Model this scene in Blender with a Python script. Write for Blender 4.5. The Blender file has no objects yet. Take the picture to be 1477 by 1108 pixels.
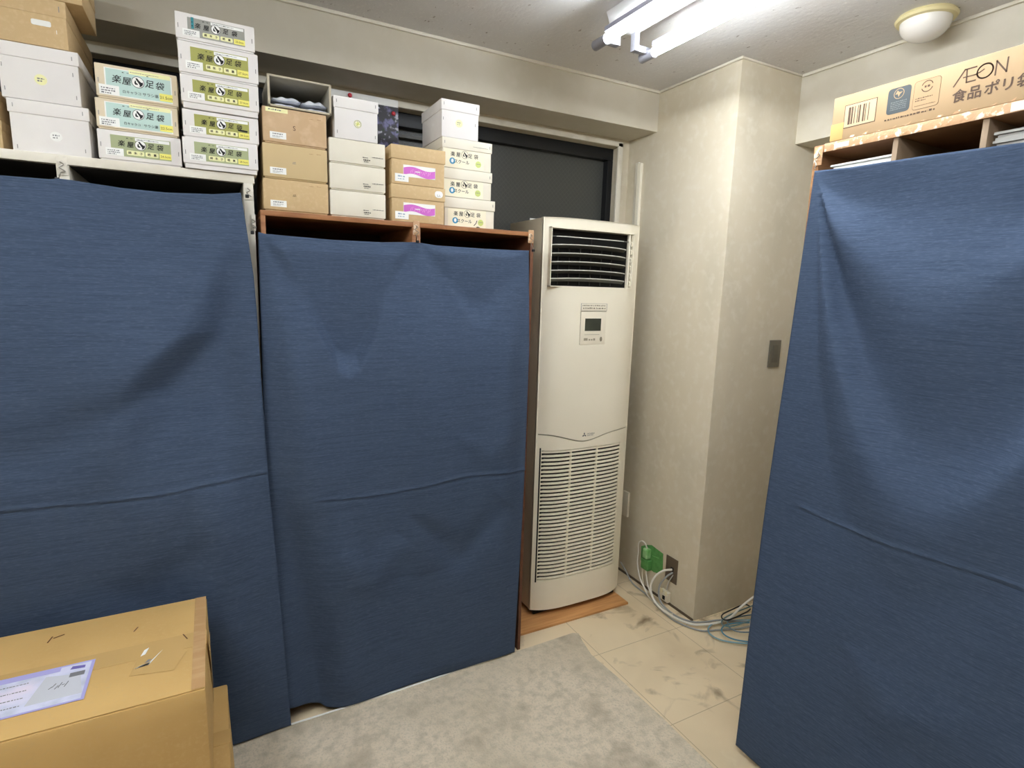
import bpy, bmesh, math, random
from mathutils import Vector, Matrix
random.seed(7)
S = bpy.context.scene
COL = S.collection
# ---------------------------------------------------------------- camera
cam_d = bpy.data.cameras.new('camera'); cam = bpy.data.objects.new('camera', cam_d); COL.objects.link(cam)
RT = Vector((0.8842, -0.4664, 0.0278)).normalized()
FW = Vector((0.4642, 0.8703, -0.1646)); FW = (FW - RT * FW.dot(RT)).normalized()
UP = RT.cross(FW)
M4 = Matrix((RT, UP, -FW)).transposed().to_4x4(); M4.translation = Vector((0, 0, 1.6))
cam.matrix_world = M4
cam_d.sensor_fit = 'HORIZONTAL'; cam_d.sensor_width = 36; cam_d.lens = 36 * 813.4 / 1477
cam_d.clip_start = 0.02
S.camera = cam
# ---------------------------------------------------------------- world, exposure
w = bpy.data.worlds.new('night'); S.world = w; w.use_nodes = True
w.node_tree.nodes['Background'].inputs[0].default_value = (0.02, 0.025, 0.035, 1)
w.node_tree.nodes['Background'].inputs[1].default_value = 0.4
S.view_settings.view_transform = 'Standard'; S.view_settings.look = 'None'
S.view_settings.gamma = 1.0; S.view_settings.use_curve_mapping = False
S.view_settings.exposure = 2.2
TUBE_POWER = 13.6          # radiance of the near fixture's tubes
TUBE_POWER_2 = 17.5        # the fixture behind the camera
# ---------------------------------------------------------------- materials
def lin(c):
    return tuple(((v / 255) / 12.92 if v / 255 <= 0.04045 else ((v / 255 + 0.055) / 1.055) ** 2.4) for v in c) + (1,)
MATS = {}
def mat(name, rgb, rough=0.6, metal=0.0, spec=0.4, emit=None, estr=0, mott=None, bump=None, coat=0):
    """mott=(scale, rgb2, lo, hi, stretch) mixes a second colour by noise; bump=(scale, strength, stretch)"""
    if name in MATS: return MATS[name]
    m = bpy.data.materials.new(name); m.use_nodes = True; nt = m.node_tree; N = nt.nodes; L = nt.links
    b = N['Principled BSDF']
    b.inputs['Base Color'].default_value = lin(rgb); b.inputs['Roughness'].default_value = rough
    b.inputs['Metallic'].default_value = metal; b.inputs['Specular IOR Level'].default_value = spec
    b.inputs['Coat Weight'].default_value = coat
    if emit:
        b.inputs['Emission Color'].default_value = lin(emit); b.inputs['Emission Strength'].default_value = estr
    tc = N.new('ShaderNodeTexCoord')
    def noise(scale, stretch, detail=4):
        mp = N.new('ShaderNodeMapping'); mp.inputs['Scale'].default_value = stretch or (1, 1, 1)
        L.new(tc.outputs['Object'], mp.inputs['Vector'])
        n = N.new('ShaderNodeTexNoise'); n.inputs['Scale'].default_value = scale; n.inputs['Detail'].default_value = detail
        L.new(mp.outputs[0], n.inputs['Vector']); return n
    last = None
    for q in (mott or []):
        n = noise(q[0], q[4] if len(q) > 4 else None)
        r = N.new('ShaderNodeMapRange'); r.inputs[1].default_value = q[2]; r.inputs[2].default_value = q[3]
        L.new(n.outputs['Fac'], r.inputs[0])
        mx = N.new('ShaderNodeMix'); mx.data_type = 'RGBA'
        if last: L.new(last, mx.inputs[6])
        else: mx.inputs[6].default_value = lin(rgb)
        mx.inputs[7].default_value = lin(q[1]); L.new(r.outputs[0], mx.inputs[0]); last = mx.outputs[2]
    if last: L.new(last, b.inputs['Base Color'])
    prev = None
    for q in (bump or []):
        n = noise(q[0], q[2] if len(q) > 2 else None, 3)
        bp = N.new('ShaderNodeBump'); bp.inputs['Strength'].default_value = q[1]; bp.inputs['Distance'].default_value = q[3] if len(q) > 3 else 0.002
        L.new(n.outputs['Fac'], bp.inputs['Height'])
        if prev: L.new(prev, bp.inputs['Normal'])
        prev = bp.outputs[0]
    if prev: L.new(prev, b.inputs['Normal'])
    MATS[name] = m
    return m

WALL = mat('wall_paint', (212, 202, 180), 0.75, mott=[(1.6, (204, 193, 168), .42, .75), (4.0, (196, 187, 165), .52, .85, (1, 1, .5)), (26, (218, 211, 194), .5, .9)], bump=[(40, .05)])
BEAMM = mat('beam_paint', (204, 197, 180), 0.7, mott=[(2.2, (186, 178, 158), .45, .8), (12, (210, 204, 190), .5, .9)], bump=[(50, .1)])
TRIMM = mat('trim_paint', (222, 216, 200), 0.5, mott=[(9, (196, 186, 165), .5, .9)])
CEIL = mat('ceiling_board', (212, 211, 210), 0.85, mott=[(3, (206, 202, 198), .4, .7), (60, (140, 132, 124), .68, .74, (1, .55, 1)), (120, (228, 226, 222), .6, .75)], bump=[(70, .35, (1, .6, 1), .003)])
FLOORM = None
CLOTH = mat('blue_cotton', (69, 84, 107), 0.85, spec=0.2, mott=[(5, (58, 72, 94), .4, .7, (2, 2, 60)), (60, (86, 99, 121), .5, .85, (1, 1, 7))], bump=[(90, .35, (1, 1, 7), .0008), (420, .3, None, .0005)])
WHITEP = mat('white_painted_wood', (226, 220, 205), 0.5, mott=[(7, (206, 198, 180), .5, .8)])
WOOD = mat('brown_shelf_wood', (166, 114, 74), 0.45, mott=[(8, (138, 88, 54), .4, .7, (1, 1, 9))], bump=[(30, .1, (1, 1, 9))])
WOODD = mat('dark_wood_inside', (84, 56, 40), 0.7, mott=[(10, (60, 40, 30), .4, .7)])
WOODL = mat('pale_shelf_wood', (176, 132, 92), 0.5, mott=[(9, (150, 105, 70), .4, .7, (1, 1, 8))])
PLANK = mat('plank_wood', (208, 154, 98), 0.4, mott=[(5, (184, 128, 76), .4, .75, (1, 14, 1))], bump=[(12, .1, (1, 14, 1))])
KRAFT = mat('kraft_card', (208, 180, 136), 0.75, mott=[(3, (202, 173, 129), .4, .7), (90, (213, 187, 144), .5, .8)], bump=[(70, .05)])
KRAFT2 = mat('pinkish_kraft_card', (206, 176, 140), 0.75, mott=[(6, (196, 164, 126), .4, .7), (40, (214, 186, 150), .5, .8)])
KRAFT3 = mat('corrugated_card', (210, 172, 108), 0.7, mott=[(3, (194, 157, 97), .4, .7), (110, (205, 170, 112), .5, .8)], bump=[(25, .08, (1, 8, 1)), (6, .12)])
AEONC = mat('yellow_card', (174, 146, 110), 0.7, mott=[(8, (168, 140, 104), .4, .7)])
BOXW = mat('white_card', (232, 228, 224), 0.6, mott=[(5, (224, 220, 217), .4, .7)], bump=[(60, .04)])
BOXWW = mat('warm_white_card', (230, 224, 208), 0.6, mott=[(5, (222, 215, 196), .4, .7)])
BOXG = mat('grey_card', (176, 172, 160), 0.75, mott=[(8, (160, 155, 142), .4, .7)])
CREAM = mat('cream_card', (226, 212, 186), 0.7, mott=[(8, (218, 202, 172), .4, .7)])
GREY = mat('staple_grey', (140, 138, 134), 0.4, metal=.5)
BLACK = mat('black_ink', (22, 22, 24), 0.6)
INK = mat('brown_ink', (86, 66, 52), 0.7)
INKG = mat('grey_ink', (120, 120, 124), 0.7)
WHITEI = mat('white_paper', (240, 240, 236), 0.6)
OLIVE = mat('olive_label', (166, 166, 92), 0.55)
OLIVE2 = mat('sage_label', (168, 176, 134), 0.55)
OLIVEG = mat('grey_label', (158, 158, 150), 0.55)
MINT = mat('mint_label', (190, 216, 208), 0.55)
YEL = mat('yellow_sticker', (240, 232, 120), 0.6)
PALEY = mat('pale_yellow_paper', (238, 236, 180), 0.6)
PINK = mat('pink_print', (206, 108, 200), 0.55)
PINKL = mat('pale_pink_print', (240, 176, 226), 0.6)
TEAL = mat('teal_print', (52, 140, 150), 0.55)
BLUEP = mat('blue_print', (60, 142, 182), 0.55)
LIME = mat('lime_print', (196, 208, 120), 0.6)
LAV = mat('lavender_print', (176, 172, 224), 0.55)
PALEB = mat('pale_blue_paper', (216, 218, 240), 0.5, mott=[(22, (190, 196, 214), .45, .7), (9, (232, 222, 238), .5, .7)])
SLATE = mat('slate_print', (72, 78, 80), 0.6)
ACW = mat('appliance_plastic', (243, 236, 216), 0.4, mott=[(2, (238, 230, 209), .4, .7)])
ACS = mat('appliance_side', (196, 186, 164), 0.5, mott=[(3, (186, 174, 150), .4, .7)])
ACV = mat('vane_plastic', (176, 176, 168), 0.45)
DARK = mat('dark_cavity', (22, 22, 22), 0.8)
LCD = mat('lcd_screen', (72, 75, 64), 0.25, mott=[(9, (60, 63, 54), .4, .7)])
PANELB = mat('panel_plastic', (238, 230, 210), 0.4)
SWITCH = mat('switch_metal', (122, 118, 108), 0.35, metal=.6)
PLATE = mat('brown_plate', (104, 92, 78), 0.4, metal=.3)
PLUG = mat('cream_plastic', (226, 218, 196), 0.4)
CABW = mat('white_cable', (224, 220, 210), 0.45)
CABG = mat('grey_cable', (150, 152, 150), 0.45)
CABB = mat('blue_cable', (122, 164, 180), 0.45)
CABK = mat('black_cable', (26, 26, 28), 0.45)
GTAPE = mat('green_tape', (92, 150, 84), 0.5, mott=[(40, (72, 130, 66), .45, .7)])
TAPEB = mat('brown_packing_tape', (192, 152, 104), 0.22, spec=.6, mott=[(10, (206, 170, 124), .45, .7, (1, 4, 1))], bump=[(30, .3)])
TAPEC = mat('clear_packing_tape', (204, 168, 108), 0.12, spec=.7, bump=[(30, .35)])
TAPEW = mat('white_tape', (226, 220, 206), 0.45, mott=[(60, (196, 190, 176), .5, .7)], bump=[(80, .5)])
TAPEK = mat('crumpled_tape', (196, 156, 118), 0.35, mott=[(60, (240, 226, 204), .55, .65)], bump=[(60, .8, None, .004)])
WIRE = mat('hook_wire', (150, 146, 136), 0.35, metal=.8)
LAMPB = mat('lamp_housing', (226, 226, 226), 0.45)
LAMPK = mat('lamp_socket', (150, 150, 158), 0.4, metal=.3)
TUBEM = mat('lit_tube', (255, 255, 255), 0.5, emit=(245, 251, 255), estr=TUBE_POWER)
TUBEM_FILL = mat('added_fill_tube', (255, 255, 255), 0.5, emit=(245, 251, 255), estr=9)
TUBEM2 = mat('lit_tube_back', (255, 255, 255), 0.5, emit=(245, 251, 255), estr=TUBE_POWER_2)
DOMEM = mat('dome_glass', (232, 228, 220), 0.25)
DOMER = mat('dome_ring', (222, 210, 160), 0.45)
FRAME = mat('window_alloy', (34, 35, 37), 0.45, metal=.3)
SASH = mat('grey_sash', (88, 88, 84), 0.5)
SOCK = mat('white_cotton', (236, 238, 244), 0.8, mott=[(30, (204, 210, 224), .45, .65)])
RED = mat('red_plastic', (204, 56, 70), 0.4)

def cloth_glow(): pass

def floor_mat():
    m = bpy.data.materials.new('vinyl_tile'); m.use_nodes = True; N = m.node_tree.nodes; L = m.node_tree.links
    b = N['Principled BSDF']; b.inputs['Roughness'].default_value = .45; b.inputs['Specular IOR Level'].default_value = .35
    tc = N.new('ShaderNodeTexCoord')
    def noise(s, d=5, dist=0.0):
        n = N.new('ShaderNodeTexNoise'); n.inputs['Scale'].default_value = s; n.inputs['Detail'].default_value = d; n.inputs['Distortion'].default_value = dist
        L.new(tc.outputs['Object'], n.inputs['Vector']); return n
    def ramp(src, a, c):
        r = N.new('ShaderNodeMapRange'); r.inputs[1].default_value = a; r.inputs[2].default_value = c; L.new(src, r.inputs[0]); return r.outputs[0]
    def mix(f, a, c2):
        x = N.new('ShaderNodeMix'); x.data_type = 'RGBA'; L.new(f, x.inputs[0])
        if isinstance(a, tuple): x.inputs[6].default_value = a
        else: L.new(a, x.inputs[6])
        x.inputs[7].default_value = c2; return x.outputs[2]
    c = mix(ramp(noise(2.0, 3, .6).outputs['Fac'], .4, .7), lin((230, 211, 177)), lin((212, 192, 158)))
    c = mix(ramp(noise(5.5, 6, 1.2).outputs['Fac'], .56, .78), c, lin((128, 106, 78)))
    c = mix(ramp(noise(16, 5, .4).outputs['Fac'], .6, .85), c, lin((224, 208, 176)))
    # tile joints
    mp = N.new('ShaderNodeMapping'); mp.inputs['Location'].default_value = (-1.915, -1.825, 0); L.new(tc.outputs['Object'], mp.inputs['Vector'])
    sx = N.new('ShaderNodeSeparateXYZ'); L.new(mp.outputs[0], sx.inputs[0])
    fs = []
    for o in (0, 1):
        p = N.new('ShaderNodeMath'); p.operation = 'PINGPONG'; p.inputs[1].default_value = .23; L.new(sx.outputs[o], p.inputs[0])
        g = N.new('ShaderNodeMath'); g.operation = 'LESS_THAN'; g.inputs[1].default_value = .0016; L.new(p.outputs[0], g.inputs[0]); fs.append(g)
    a = N.new('ShaderNodeMath'); a.operation = 'MAXIMUM'; L.new(fs[0].outputs[0], a.inputs[0]); L.new(fs[1].outputs[0], a.inputs[1])
    h = N.new('ShaderNodeMath'); h.operation = 'MULTIPLY'; h.inputs[1].default_value = .45; L.new(a.outputs[0], h.inputs[0])
    c = mix(h.outputs[0], c, lin((110, 90, 62)))
    L.new(c, b.inputs['Base Color'])
    bp = N.new('ShaderNodeBump'); bp.inputs['Strength'].default_value = .15; bp.inputs['Distance'].default_value = .004
    L.new(noise(7, 3).outputs['Fac'], bp.inputs['Height']); L.new(bp.outputs[0], b.inputs['Normal'])
    return m
FLOORM = floor_mat()
RUGM = mat('grey_carpet', (220, 206, 184), 0.95, spec=.1, mott=[(3, (206, 193, 170), .42, .65), (30, (188, 177, 156), .46, .74), (6, (162, 150, 131), .56, .78), (110, (192, 183, 163), .5, .75), (240, (160, 152, 136), .6, .8)], bump=[(140, .5, None, .004), (38, .4, None, .005)])
GLASSM = None
def glass_mat():
    m = bpy.data.materials.new('wired_obscure_glass'); m.use_nodes = True; N = m.node_tree.nodes; L = m.node_tree.links
    b = N['Principled BSDF']; b.inputs['Roughness'].default_value = .42
    b.inputs['Transmission Weight'].default_value = .35
    tc = N.new('ShaderNodeTexCoord'); sx = N.new('ShaderNodeSeparateXYZ'); L.new(tc.outputs['Object'], sx.inputs[0])
    outs = []
    for sg in (1, -1):
        mu = N.new('ShaderNodeMath'); mu.operation = 'MULTIPLY_ADD'; mu.inputs[1].default_value = sg * 1.0
        L.new(sx.outputs[0], mu.inputs[0]); L.new(sx.outputs[2], mu.inputs[2])
        p = N.new('ShaderNodeMath'); p.operation = 'PINGPONG'; p.inputs[1].default_value = .013; L.new(mu.outputs[0], p.inputs[0])
        g = N.new('ShaderNodeMath'); g.operation = 'LESS_THAN'; g.inputs[1].default_value = .0018; L.new(p.outputs[0], g.inputs[0]); outs.append(g)
    a = N.new('ShaderNodeMath'); a.operation = 'MAXIMUM'; L.new(outs[0].outputs[0], a.inputs[0]); L.new(outs[1].outputs[0], a.inputs[1])
    x = N.new('ShaderNodeMix'); x.data_type = 'RGBA'; x.inputs[6].default_value = lin((84, 86, 83)); x.inputs[7].default_value = lin((94, 95, 91))
    L.new(a.outputs[0], x.inputs[0]); L.new(x.outputs[2], b.inputs['Base Color'])
    n = N.new('ShaderNodeTexNoise'); n.inputs['Scale'].default_value = 160; L.new(tc.outputs['Object'], n.inputs['Vector'])
    bp = N.new('ShaderNodeBump'); bp.inputs['Strength'].default_value = .4; bp.inputs['Distance'].default_value = .002
    L.new(n.outputs['Fac'], bp.inputs['Height']); L.new(bp.outputs[0], b.inputs['Normal'])
    return m
GLASSM = glass_mat()
# ---------------------------------------------------------------- object helpers
def rootloc(o):
    while o.parent: o = o.parent
    return o.location.copy()
def part(name, bm, m, parent=None, smooth=False, label=None):
    """bm is in world coordinates; linked as ONE mesh"""
    me = bpy.data.meshes.new(name)
    if parent is not None:
        bmesh.ops.translate(bm, verts=bm.verts, vec=-rootloc(parent))
    bm.normal_update()
    bm.to_mesh(me); bm.free()
    for mm in (m if isinstance(m, (list, tuple)) else [m]): me.materials.append(mm)
    if smooth:
        for p in me.polygons: p.use_smooth = True
    me.set_sharp_from_angle(angle=math.radians(38))
    o = bpy.data.objects.new(name, me); COL.objects.link(o)
    if parent is not None: o.parent = parent
    if label: o['label'] = label
    return o
def thing(name, label, cat, loc=(0, 0, 0), group=None):
    o = bpy.data.objects.new(name, None); COL.objects.link(o); o.location = loc; o.empty_display_size = .05
    o['label'] = label; o['category'] = cat
    if group: o['group'] = group
    return o
def solo(name, bm, m, label, cat, loc=(0, 0, 0), group=None, smooth=False):
    bmesh.ops.translate(bm, verts=bm.verts, vec=-Vector(loc))
    o = part(name, bm, m, None, smooth); o.location = loc
    o['label'] = label; o['category'] = cat
    if group: o['group'] = group
    return o
def struct(name, bm, m, smooth=False):
    o = part(name, bm, m, None, smooth); o['kind'] = 'structure'; return o
def box(x0, x1, y0, y1, z0, z1, bev=0, bm=None, seg=2, mi=0):
    t = bmesh.new()
    bmesh.ops.create_cube(t, size=1)
    for v in t.verts:
        v.co = Vector((x0 + (v.co.x + .5) * (x1 - x0), y0 + (v.co.y + .5) * (y1 - y0), z0 + (v.co.z + .5) * (z1 - z0)))
    if bev: bmesh.ops.bevel(t, geom=t.edges[:], offset=bev, segments=seg, affect='EDGES', profile=.6)
    for f in t.faces: f.material_index = mi
    return join(bm, t)
def join(bm, t):
    if bm is None: return t
    vm = {v: bm.verts.new(v.co) for v in t.verts}
    for f in t.faces:
        try: nf = bm.faces.new([vm[v] for v in f.verts]); nf.material_index = f.material_index; nf.smooth = f.smooth
        except ValueError: pass
    t.free(); return bm
def rotz(bm, ang, c):
    bmesh.ops.rotate(bm, verts=bm.verts, cent=Vector(c), matrix=Matrix.Rotation(ang, 3, 'Z')); return bm
def smoothpts(pts, n=8, closed=False):
    P = [Vector(p) for p in pts]; out = []
    for i in range(len(P) - 1):
        p0 = P[max(i - 1, 0)]; p1 = P[i]; p2 = P[i + 1]; p3 = P[min(i + 2, len(P) - 1)]
        for k in range(n):
            t = k / n
            out.append(.5 * ((2 * p1) + (p2 - p0) * t + (2 * p0 - 5 * p1 + 4 * p2 - p3) * t * t + (3 * p1 - p0 - 3 * p2 + p3) * t ** 3))
    out.append(P[-1]); return out
def tube(pts, r, bm=None, n=8, seg=8, smooth=True):
    if bm is None: bm = bmesh.new()
    P = smoothpts(pts, seg) if smooth else [Vector(p) for p in pts]
    prev = None; nrm = None
    for i, p in enumerate(P):
        d = (P[min(i + 1, len(P) - 1)] - P[max(i - 1, 0)]).normalized()
        if nrm is None:
            nrm = d.orthogonal().normalized()
        else:
            nrm = (nrm - d * nrm.dot(d)).normalized()
        b = d.cross(nrm)
        ring = [bm.verts.new(p + (nrm * math.cos(2 * math.pi * k / n) + b * math.sin(2 * math.pi * k / n)) * r) for k in range(n)]
        if prev:
            for k in range(n):
                f = bm.faces.new((prev[k], prev[(k + 1) % n], ring[(k + 1) % n], ring[k])); f.smooth = True
        else: bm.faces.new(ring[::-1])
        prev = ring
    bm.faces.new(prev)
    return bm
def prism(poly, z0, z1, bm=None):
    """poly in xy, counter-clockwise"""
    if bm is None: bm = bmesh.new()
    a = [bm.verts.new((x, y, z0)) for x, y in poly]; b = [bm.verts.new((x, y, z1)) for x, y in poly]
    n = len(poly)
    bm.faces.new(a[::-1]); bm.faces.new(b)
    for i in range(n): bm.faces.new((a[i], a[(i + 1) % n], b[(i + 1) % n], b[i]))
    return bm
_TC = {}
def text_geo(s):
    if s not in _TC:
        cu = bpy.data.curves.new('t', 'FONT'); cu.body = s; cu.size = 1; cu.resolution_u = 3
        o = bpy.data.objects.new('t', cu); COL.objects.link(o)
        bpy.context.view_layer.update()
        me = bpy.data.meshes.new_from_object(o.evaluated_get(bpy.context.evaluated_depsgraph_get()))
        vs = [tuple(v.co[:2]) for v in me.vertices]; fs = [tuple(p.vertices) for p in me.polygons]
        bpy.data.objects.remove(o); bpy.data.curves.remove(cu); bpy.data.meshes.remove(me)
        _TC[s] = (vs, fs)
    return _TC[s]
class Face:
    """printed marks on a flat face: o origin, u right, v up, n towards the viewer"""
    def __init__(self, o, u, v): self.o, self.u, self.v = Vector(o), Vector(u), Vector(v); self.n = self.u.cross(self.v)
    def p(self, a, b, l=1): return self.o + self.u * a + self.v * b + self.n * (.00035 * l)
    def poly(self, bm, pts, l=1, mi=0):
        base = [bm.verts.new(self.p(a, b, 0)) for a, b in pts]; top = [bm.verts.new(self.p(a, b, l)) for a, b in pts]; n = len(pts)
        area = sum(pts[i][0] * pts[(i + 1) % n][1] - pts[(i + 1) % n][0] * pts[i][1] for i in range(n))
        if area < 0: base.reverse(); top.reverse()
        f = bm.faces.new(top); f.material_index = mi
        for i in range(n):
            f = bm.faces.new((base[i], base[(i + 1) % n], top[(i + 1) % n], top[i])); f.material_index = mi
        return bm
    def rect(self, bm, a0, b0, a1, b1, l=1, mi=0): return self.poly(bm, [(a0, b0), (a1, b0), (a1, b1), (a0, b1)], l, mi)
    def rrect(self, bm, a0, b0, a1, b1, r, l=1, mi=0):
        pts = []
        for cx, cy, s in ((a1 - r, b1 - r, 0), (a0 + r, b1 - r, 90), (a0 + r, b0 + r, 180), (a1 - r, b0 + r, 270)):
            for k in range(0, 91, 30): t = math.radians(s + k); pts.append((cx + r * math.cos(t), cy + r * math.sin(t)))
        return self.poly(bm, pts, l, mi)
    def disc(self, bm, a, b, r, l=1, mi=0, ry=None, n=24):
        return self.poly(bm, [(a + r * math.cos(2 * math.pi * k / n), b + (ry or r) * math.sin(2 * math.pi * k / n)) for k in range(n)], l, mi)
    def line(self, bm, pts, wd, l=1, mi=0):
        for (a0, b0), (a1, b1) in zip(pts, pts[1:]):
            d = math.hypot(a1 - a0, b1 - b0) or 1e-9; x, y = (a1 - a0) / d * wd / 2, (b1 - b0) / d * wd / 2
            self.poly(bm, [(a0 - x + y, b0 - y - x), (a1 + x + y, b1 + y - x), (a1 + x - y, b1 + y + x), (a0 - x - y, b0 - y + x)], l, mi)
    def arc(self, bm, a, b, r, t0, t1, wd, l=1, mi=0, n=16):
        self.line(bm, [(a + r * math.cos(math.radians(t0 + (t1 - t0) * k / n)), b + r * math.sin(math.radians(t0 + (t1 - t0) * k / n))) for k in range(n + 1)], wd, l, mi)
    def text(self, bm, s, a, b, h, l=2, mi=0, bold=0, wscale=1, slant=0):
        vs, fs = text_geo(s)
        if not vs: return bm
        x0 = min(v[0] for v in vs); x1 = max(v[0] for v in vs)
        offs = [(0, 0)] + ([(bold, 0), (-bold, 0), (0, bold), (0, -bold)] if bold else [])
        for i, (ox, oy) in enumerate(offs):
            V = [bm.verts.new(self.p(a + (x - x0) * h * wscale + ox + slant * y * h, b + y * h + oy, l + .05 * i)) for x, y in vs]
            for f in fs:
                try: q = bm.faces.new([V[k] for k in f]); q.material_index = mi
                except ValueError: pass
        return bm
    def textc(self, bm, s, a, b, h, **k):
        vs, fs = text_geo(s)
        if not vs: return bm
        wd = (max(v[0] for v in vs) - min(v[0] for v in vs)) * h * k.get('wscale', 1)
        return self.text(bm, s, a - wd / 2, b - h * .37, h, **k)
    def dashes(self, bm, a0, b, a1, wd, l=2, mi=0, seed=0):
        rr = random.Random(seed); a = a0
        while a < a1:
            s = wd * rr.uniform(.5, 2.0)
            self.rect(bm, a, b, min(a + s, a1), b + wd * rr.uniform(.7, 1.1), l, mi); a += s + wd * rr.uniform(.3, .8)
B = bmesh.new

# ================================================================ SETTING
ZC = 2.595
struct('floor', box(-1.6, 2.8, -2.3, 2.62, -.05, 0), FLOORM)
struct('ceiling', box(-1.6, 2.8, -2.3, 2.62, ZC, ZC + .05), CEIL)
struct('wall_left', box(-1.66, -1.6, -2.3, 2.62, 0, ZC), WALL)
struct('wall_right', box(2.8, 2.86, -2.3, 2.62, 0, ZC), WALL)
struct('wall_front', box(-1.66, 2.86, -2.36, -2.3, 0, ZC), WALL)
wb = box(-1.6, 2.04, 2.55, 2.75, 0, .95); box(-1.6, 2.04, 2.55, 2.75, 2.365, ZC, bm=wb); box(1.97, 2.04, 2.55, 2.75, .95, 2.365, bm=wb)
box(-1.6, -1.45, 2.55, 2.75, .95, 2.365, bm=wb)
struct('wall_back', wb, WALL)
struct('wall_pillar', box(2.035, 2.8, 1.833, 2.75, 0, ZC, .004), WALL)
struct('wall_beam', box(-1.6, 2.035, 2.335, 2.55, 2.405, ZC), BEAMM)
struct('wall_beam_right', box(2.425, 2.8, -2.3, 1.833, 2.299, ZC), BEAMM)
# ceiling crown strips
struct('trim_1', box(-1.6, 2.035, 2.323, 2.335, ZC - .012, ZC, .002), TRIMM)
struct('trim_2', box(2.023, 2.035, 1.821, 2.335, ZC - .010, ZC, .002), TRIMM)
struct('trim_3', box(2.035, 2.425, 1.823, 1.833, ZC - .008, ZC, .002), TRIMM)
struct('trim_4', box(2.413, 2.425, -2.3, 1.823, ZC - .012, ZC, .002), TRIMM)
# window casing
t5 = box(1.955, 1.985, 2.538, 2.55, .95, 2.385, .002); box(-1.45, 1.985, 2.538, 2.55, 2.365, 2.39, .002, bm=t5)
struct('trim_5', t5, TRIMM)
struct('baseboard_pillar', box(2.030, 2.035, 1.833, 2.53, 0, .012), mat('grime_line', (92, 80, 64), .7))
# window : dark aluminium frame, obscure glass, lower sashes to the left
win = thing('window_1', 'dark framed window with obscure glass', 'window', (0.3, 2.66, .95)); win['kind'] = 'structure'
del win['category']; del win['label']
fb = box(-1.45, 1.97, 2.60, 2.68, 2.305, 2.365, .003); box(1.935, 1.97, 2.60, 2.68, .95, 2.305, .003, bm=fb); box(-1.45, -1.40, 2.60, 2.68, .95, 2.305, .003, bm=fb)
box(-1.40, 1.935, 2.60, 2.68, .95, 1.0, .003, bm=fb); box(.985, 1.03, 2.615, 2.665, 1.0, 2.305, .003, bm=fb)
part('window_frame', fb, FRAME, win)
part('glass_pane', box(1.03, 1.935, 2.638, 2.644, 1.0, 2.305), GLASSM, win)
sb = box(-1.40, .985, 2.610, 2.630, 2.262, 2.275); box(-1.40, .985, 2.605, 2.640, 2.16, 2.225, .002, bm=sb); box(-1.40, .985, 2.605, 2.640, 1.0, 1.04, .002, bm=sb)
part('sash', sb, SASH, win)
part('glass_pane', box(-1.40, .985, 2.645, 2.650, 1.0, 2.305), GLASSM, win)
struct('wall_outside', box(-1.6, 2.04, 2.95, 3.0, .5, 2.8), mat('night_wall', (24, 25, 28), .9))

# ---------------------------------------------------------------- rug
rug = [(-1.2, -1.6), (1.40, -1.6), (1.425, -.5), (1.434, 1.16), (1.437, 1.40), (1.428, 1.64), (1.414, 1.83), (1.436, 1.93), (1.452, 1.985), (1.43, 2.0), (1.2, 1.994), (.6, 1.985), (.17, 1.978), (-1.2, 1.975)]
rb = prism(rug, .0005, .009)
solo('carpet', rb, RUGM, 'grey mottled carpet covering the floor in front of the curtained shelves', 'carpet', (.3, .4, 0))
solo('edging_strip', tube([(.15, 1.972, .0125), (.45, 1.973, .0125), (.75, 1.98, .0125), (1.05, 1.99, .0125)], .0035, seg=4), WHITEI,
     'thin white edging cord lying along the carpet edge under the blue curtains', 'cord', (.6, 1.975, .009))

# ================================================================ LAMPS
def fixture(cx, y0, y1, tm, label, tubes=(-.108, .108)):
    L_ = thing('ceiling_light', label, 'lamp', (cx, (y0 + y1) / 2, ZC - .001))
    b = B(); n = 0
    prof = [(-.075, ZC - .001), (-.05, ZC - .055), (.05, ZC - .055), (.075, ZC - .001)]
    for yy in (y0, y1):
        for px, pz in prof: b.verts.new((cx + px, yy, pz))
    b.verts.ensure_lookup_table(); v = b.verts
    b.faces.new((v[0], v[1], v[2], v[3])); b.faces.new((v[7], v[6], v[5], v[4]))
    for i in range(4): j = (i + 1) % 4; b.faces.new((v[i], v[i + 4], v[j + 4], v[j]))
    bmesh.ops.recalc_face_normals(b, faces=b.faces[:])
    part('housing', b, LAMPB, L_)
    for i, dx in enumerate(tubes):
        x = cx + dx
        t = part('tube', tube([(x, y0 + .055, 2.478), (x, y1 - .055, 2.478)], .0145, n=16, smooth=False), tm, L_, True, 'glowing white fluorescent tube')
        for ye, s in ((y0, -1), (y1, 1)):
            a, c = sorted((ye + s * .012, ye - s * .058))
            sk = tube([(x, a, 2.478), (x, c, 2.478)], .018, n=12, smooth=False)
            ym = (a + c) / 2; box(min(x, cx + dx * .4), max(x, cx + dx * .4) + .004, ym - .012, ym + .012, 2.478, 2.50, .002, bm=sk)
            box(cx + dx * .4 - .01, cx + dx * .4 + .01, ym - .014, ym + .014, 2.478, ZC - .05, .002, bm=sk)
            part('socket', sk, LAMPK, L_)
        # slim reflector above each tube
        part('reflector', box(x - .017, x + .017, y0 + .06, y1 - .06, 2.495, 2.512, .003), mat('reflector_grey', (150, 150, 164), .5), L_)
    return L_
fixture(1.385, .62, 1.815, TUBEM, 'twin tube fluorescent ceiling light hanging above the air conditioner')
f2 = fixture(-.72, .10, 1.30, TUBEM2, 'twin tube fluorescent ceiling light out of view above the left shelf')
fill_fixture = fixture(.40, -.45, .75, TUBEM_FILL, 'added unseen twin tube ceiling light over the viewer, brightening floor and carpet')  # fill fixture added out of view to brighten floor and rug
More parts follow.
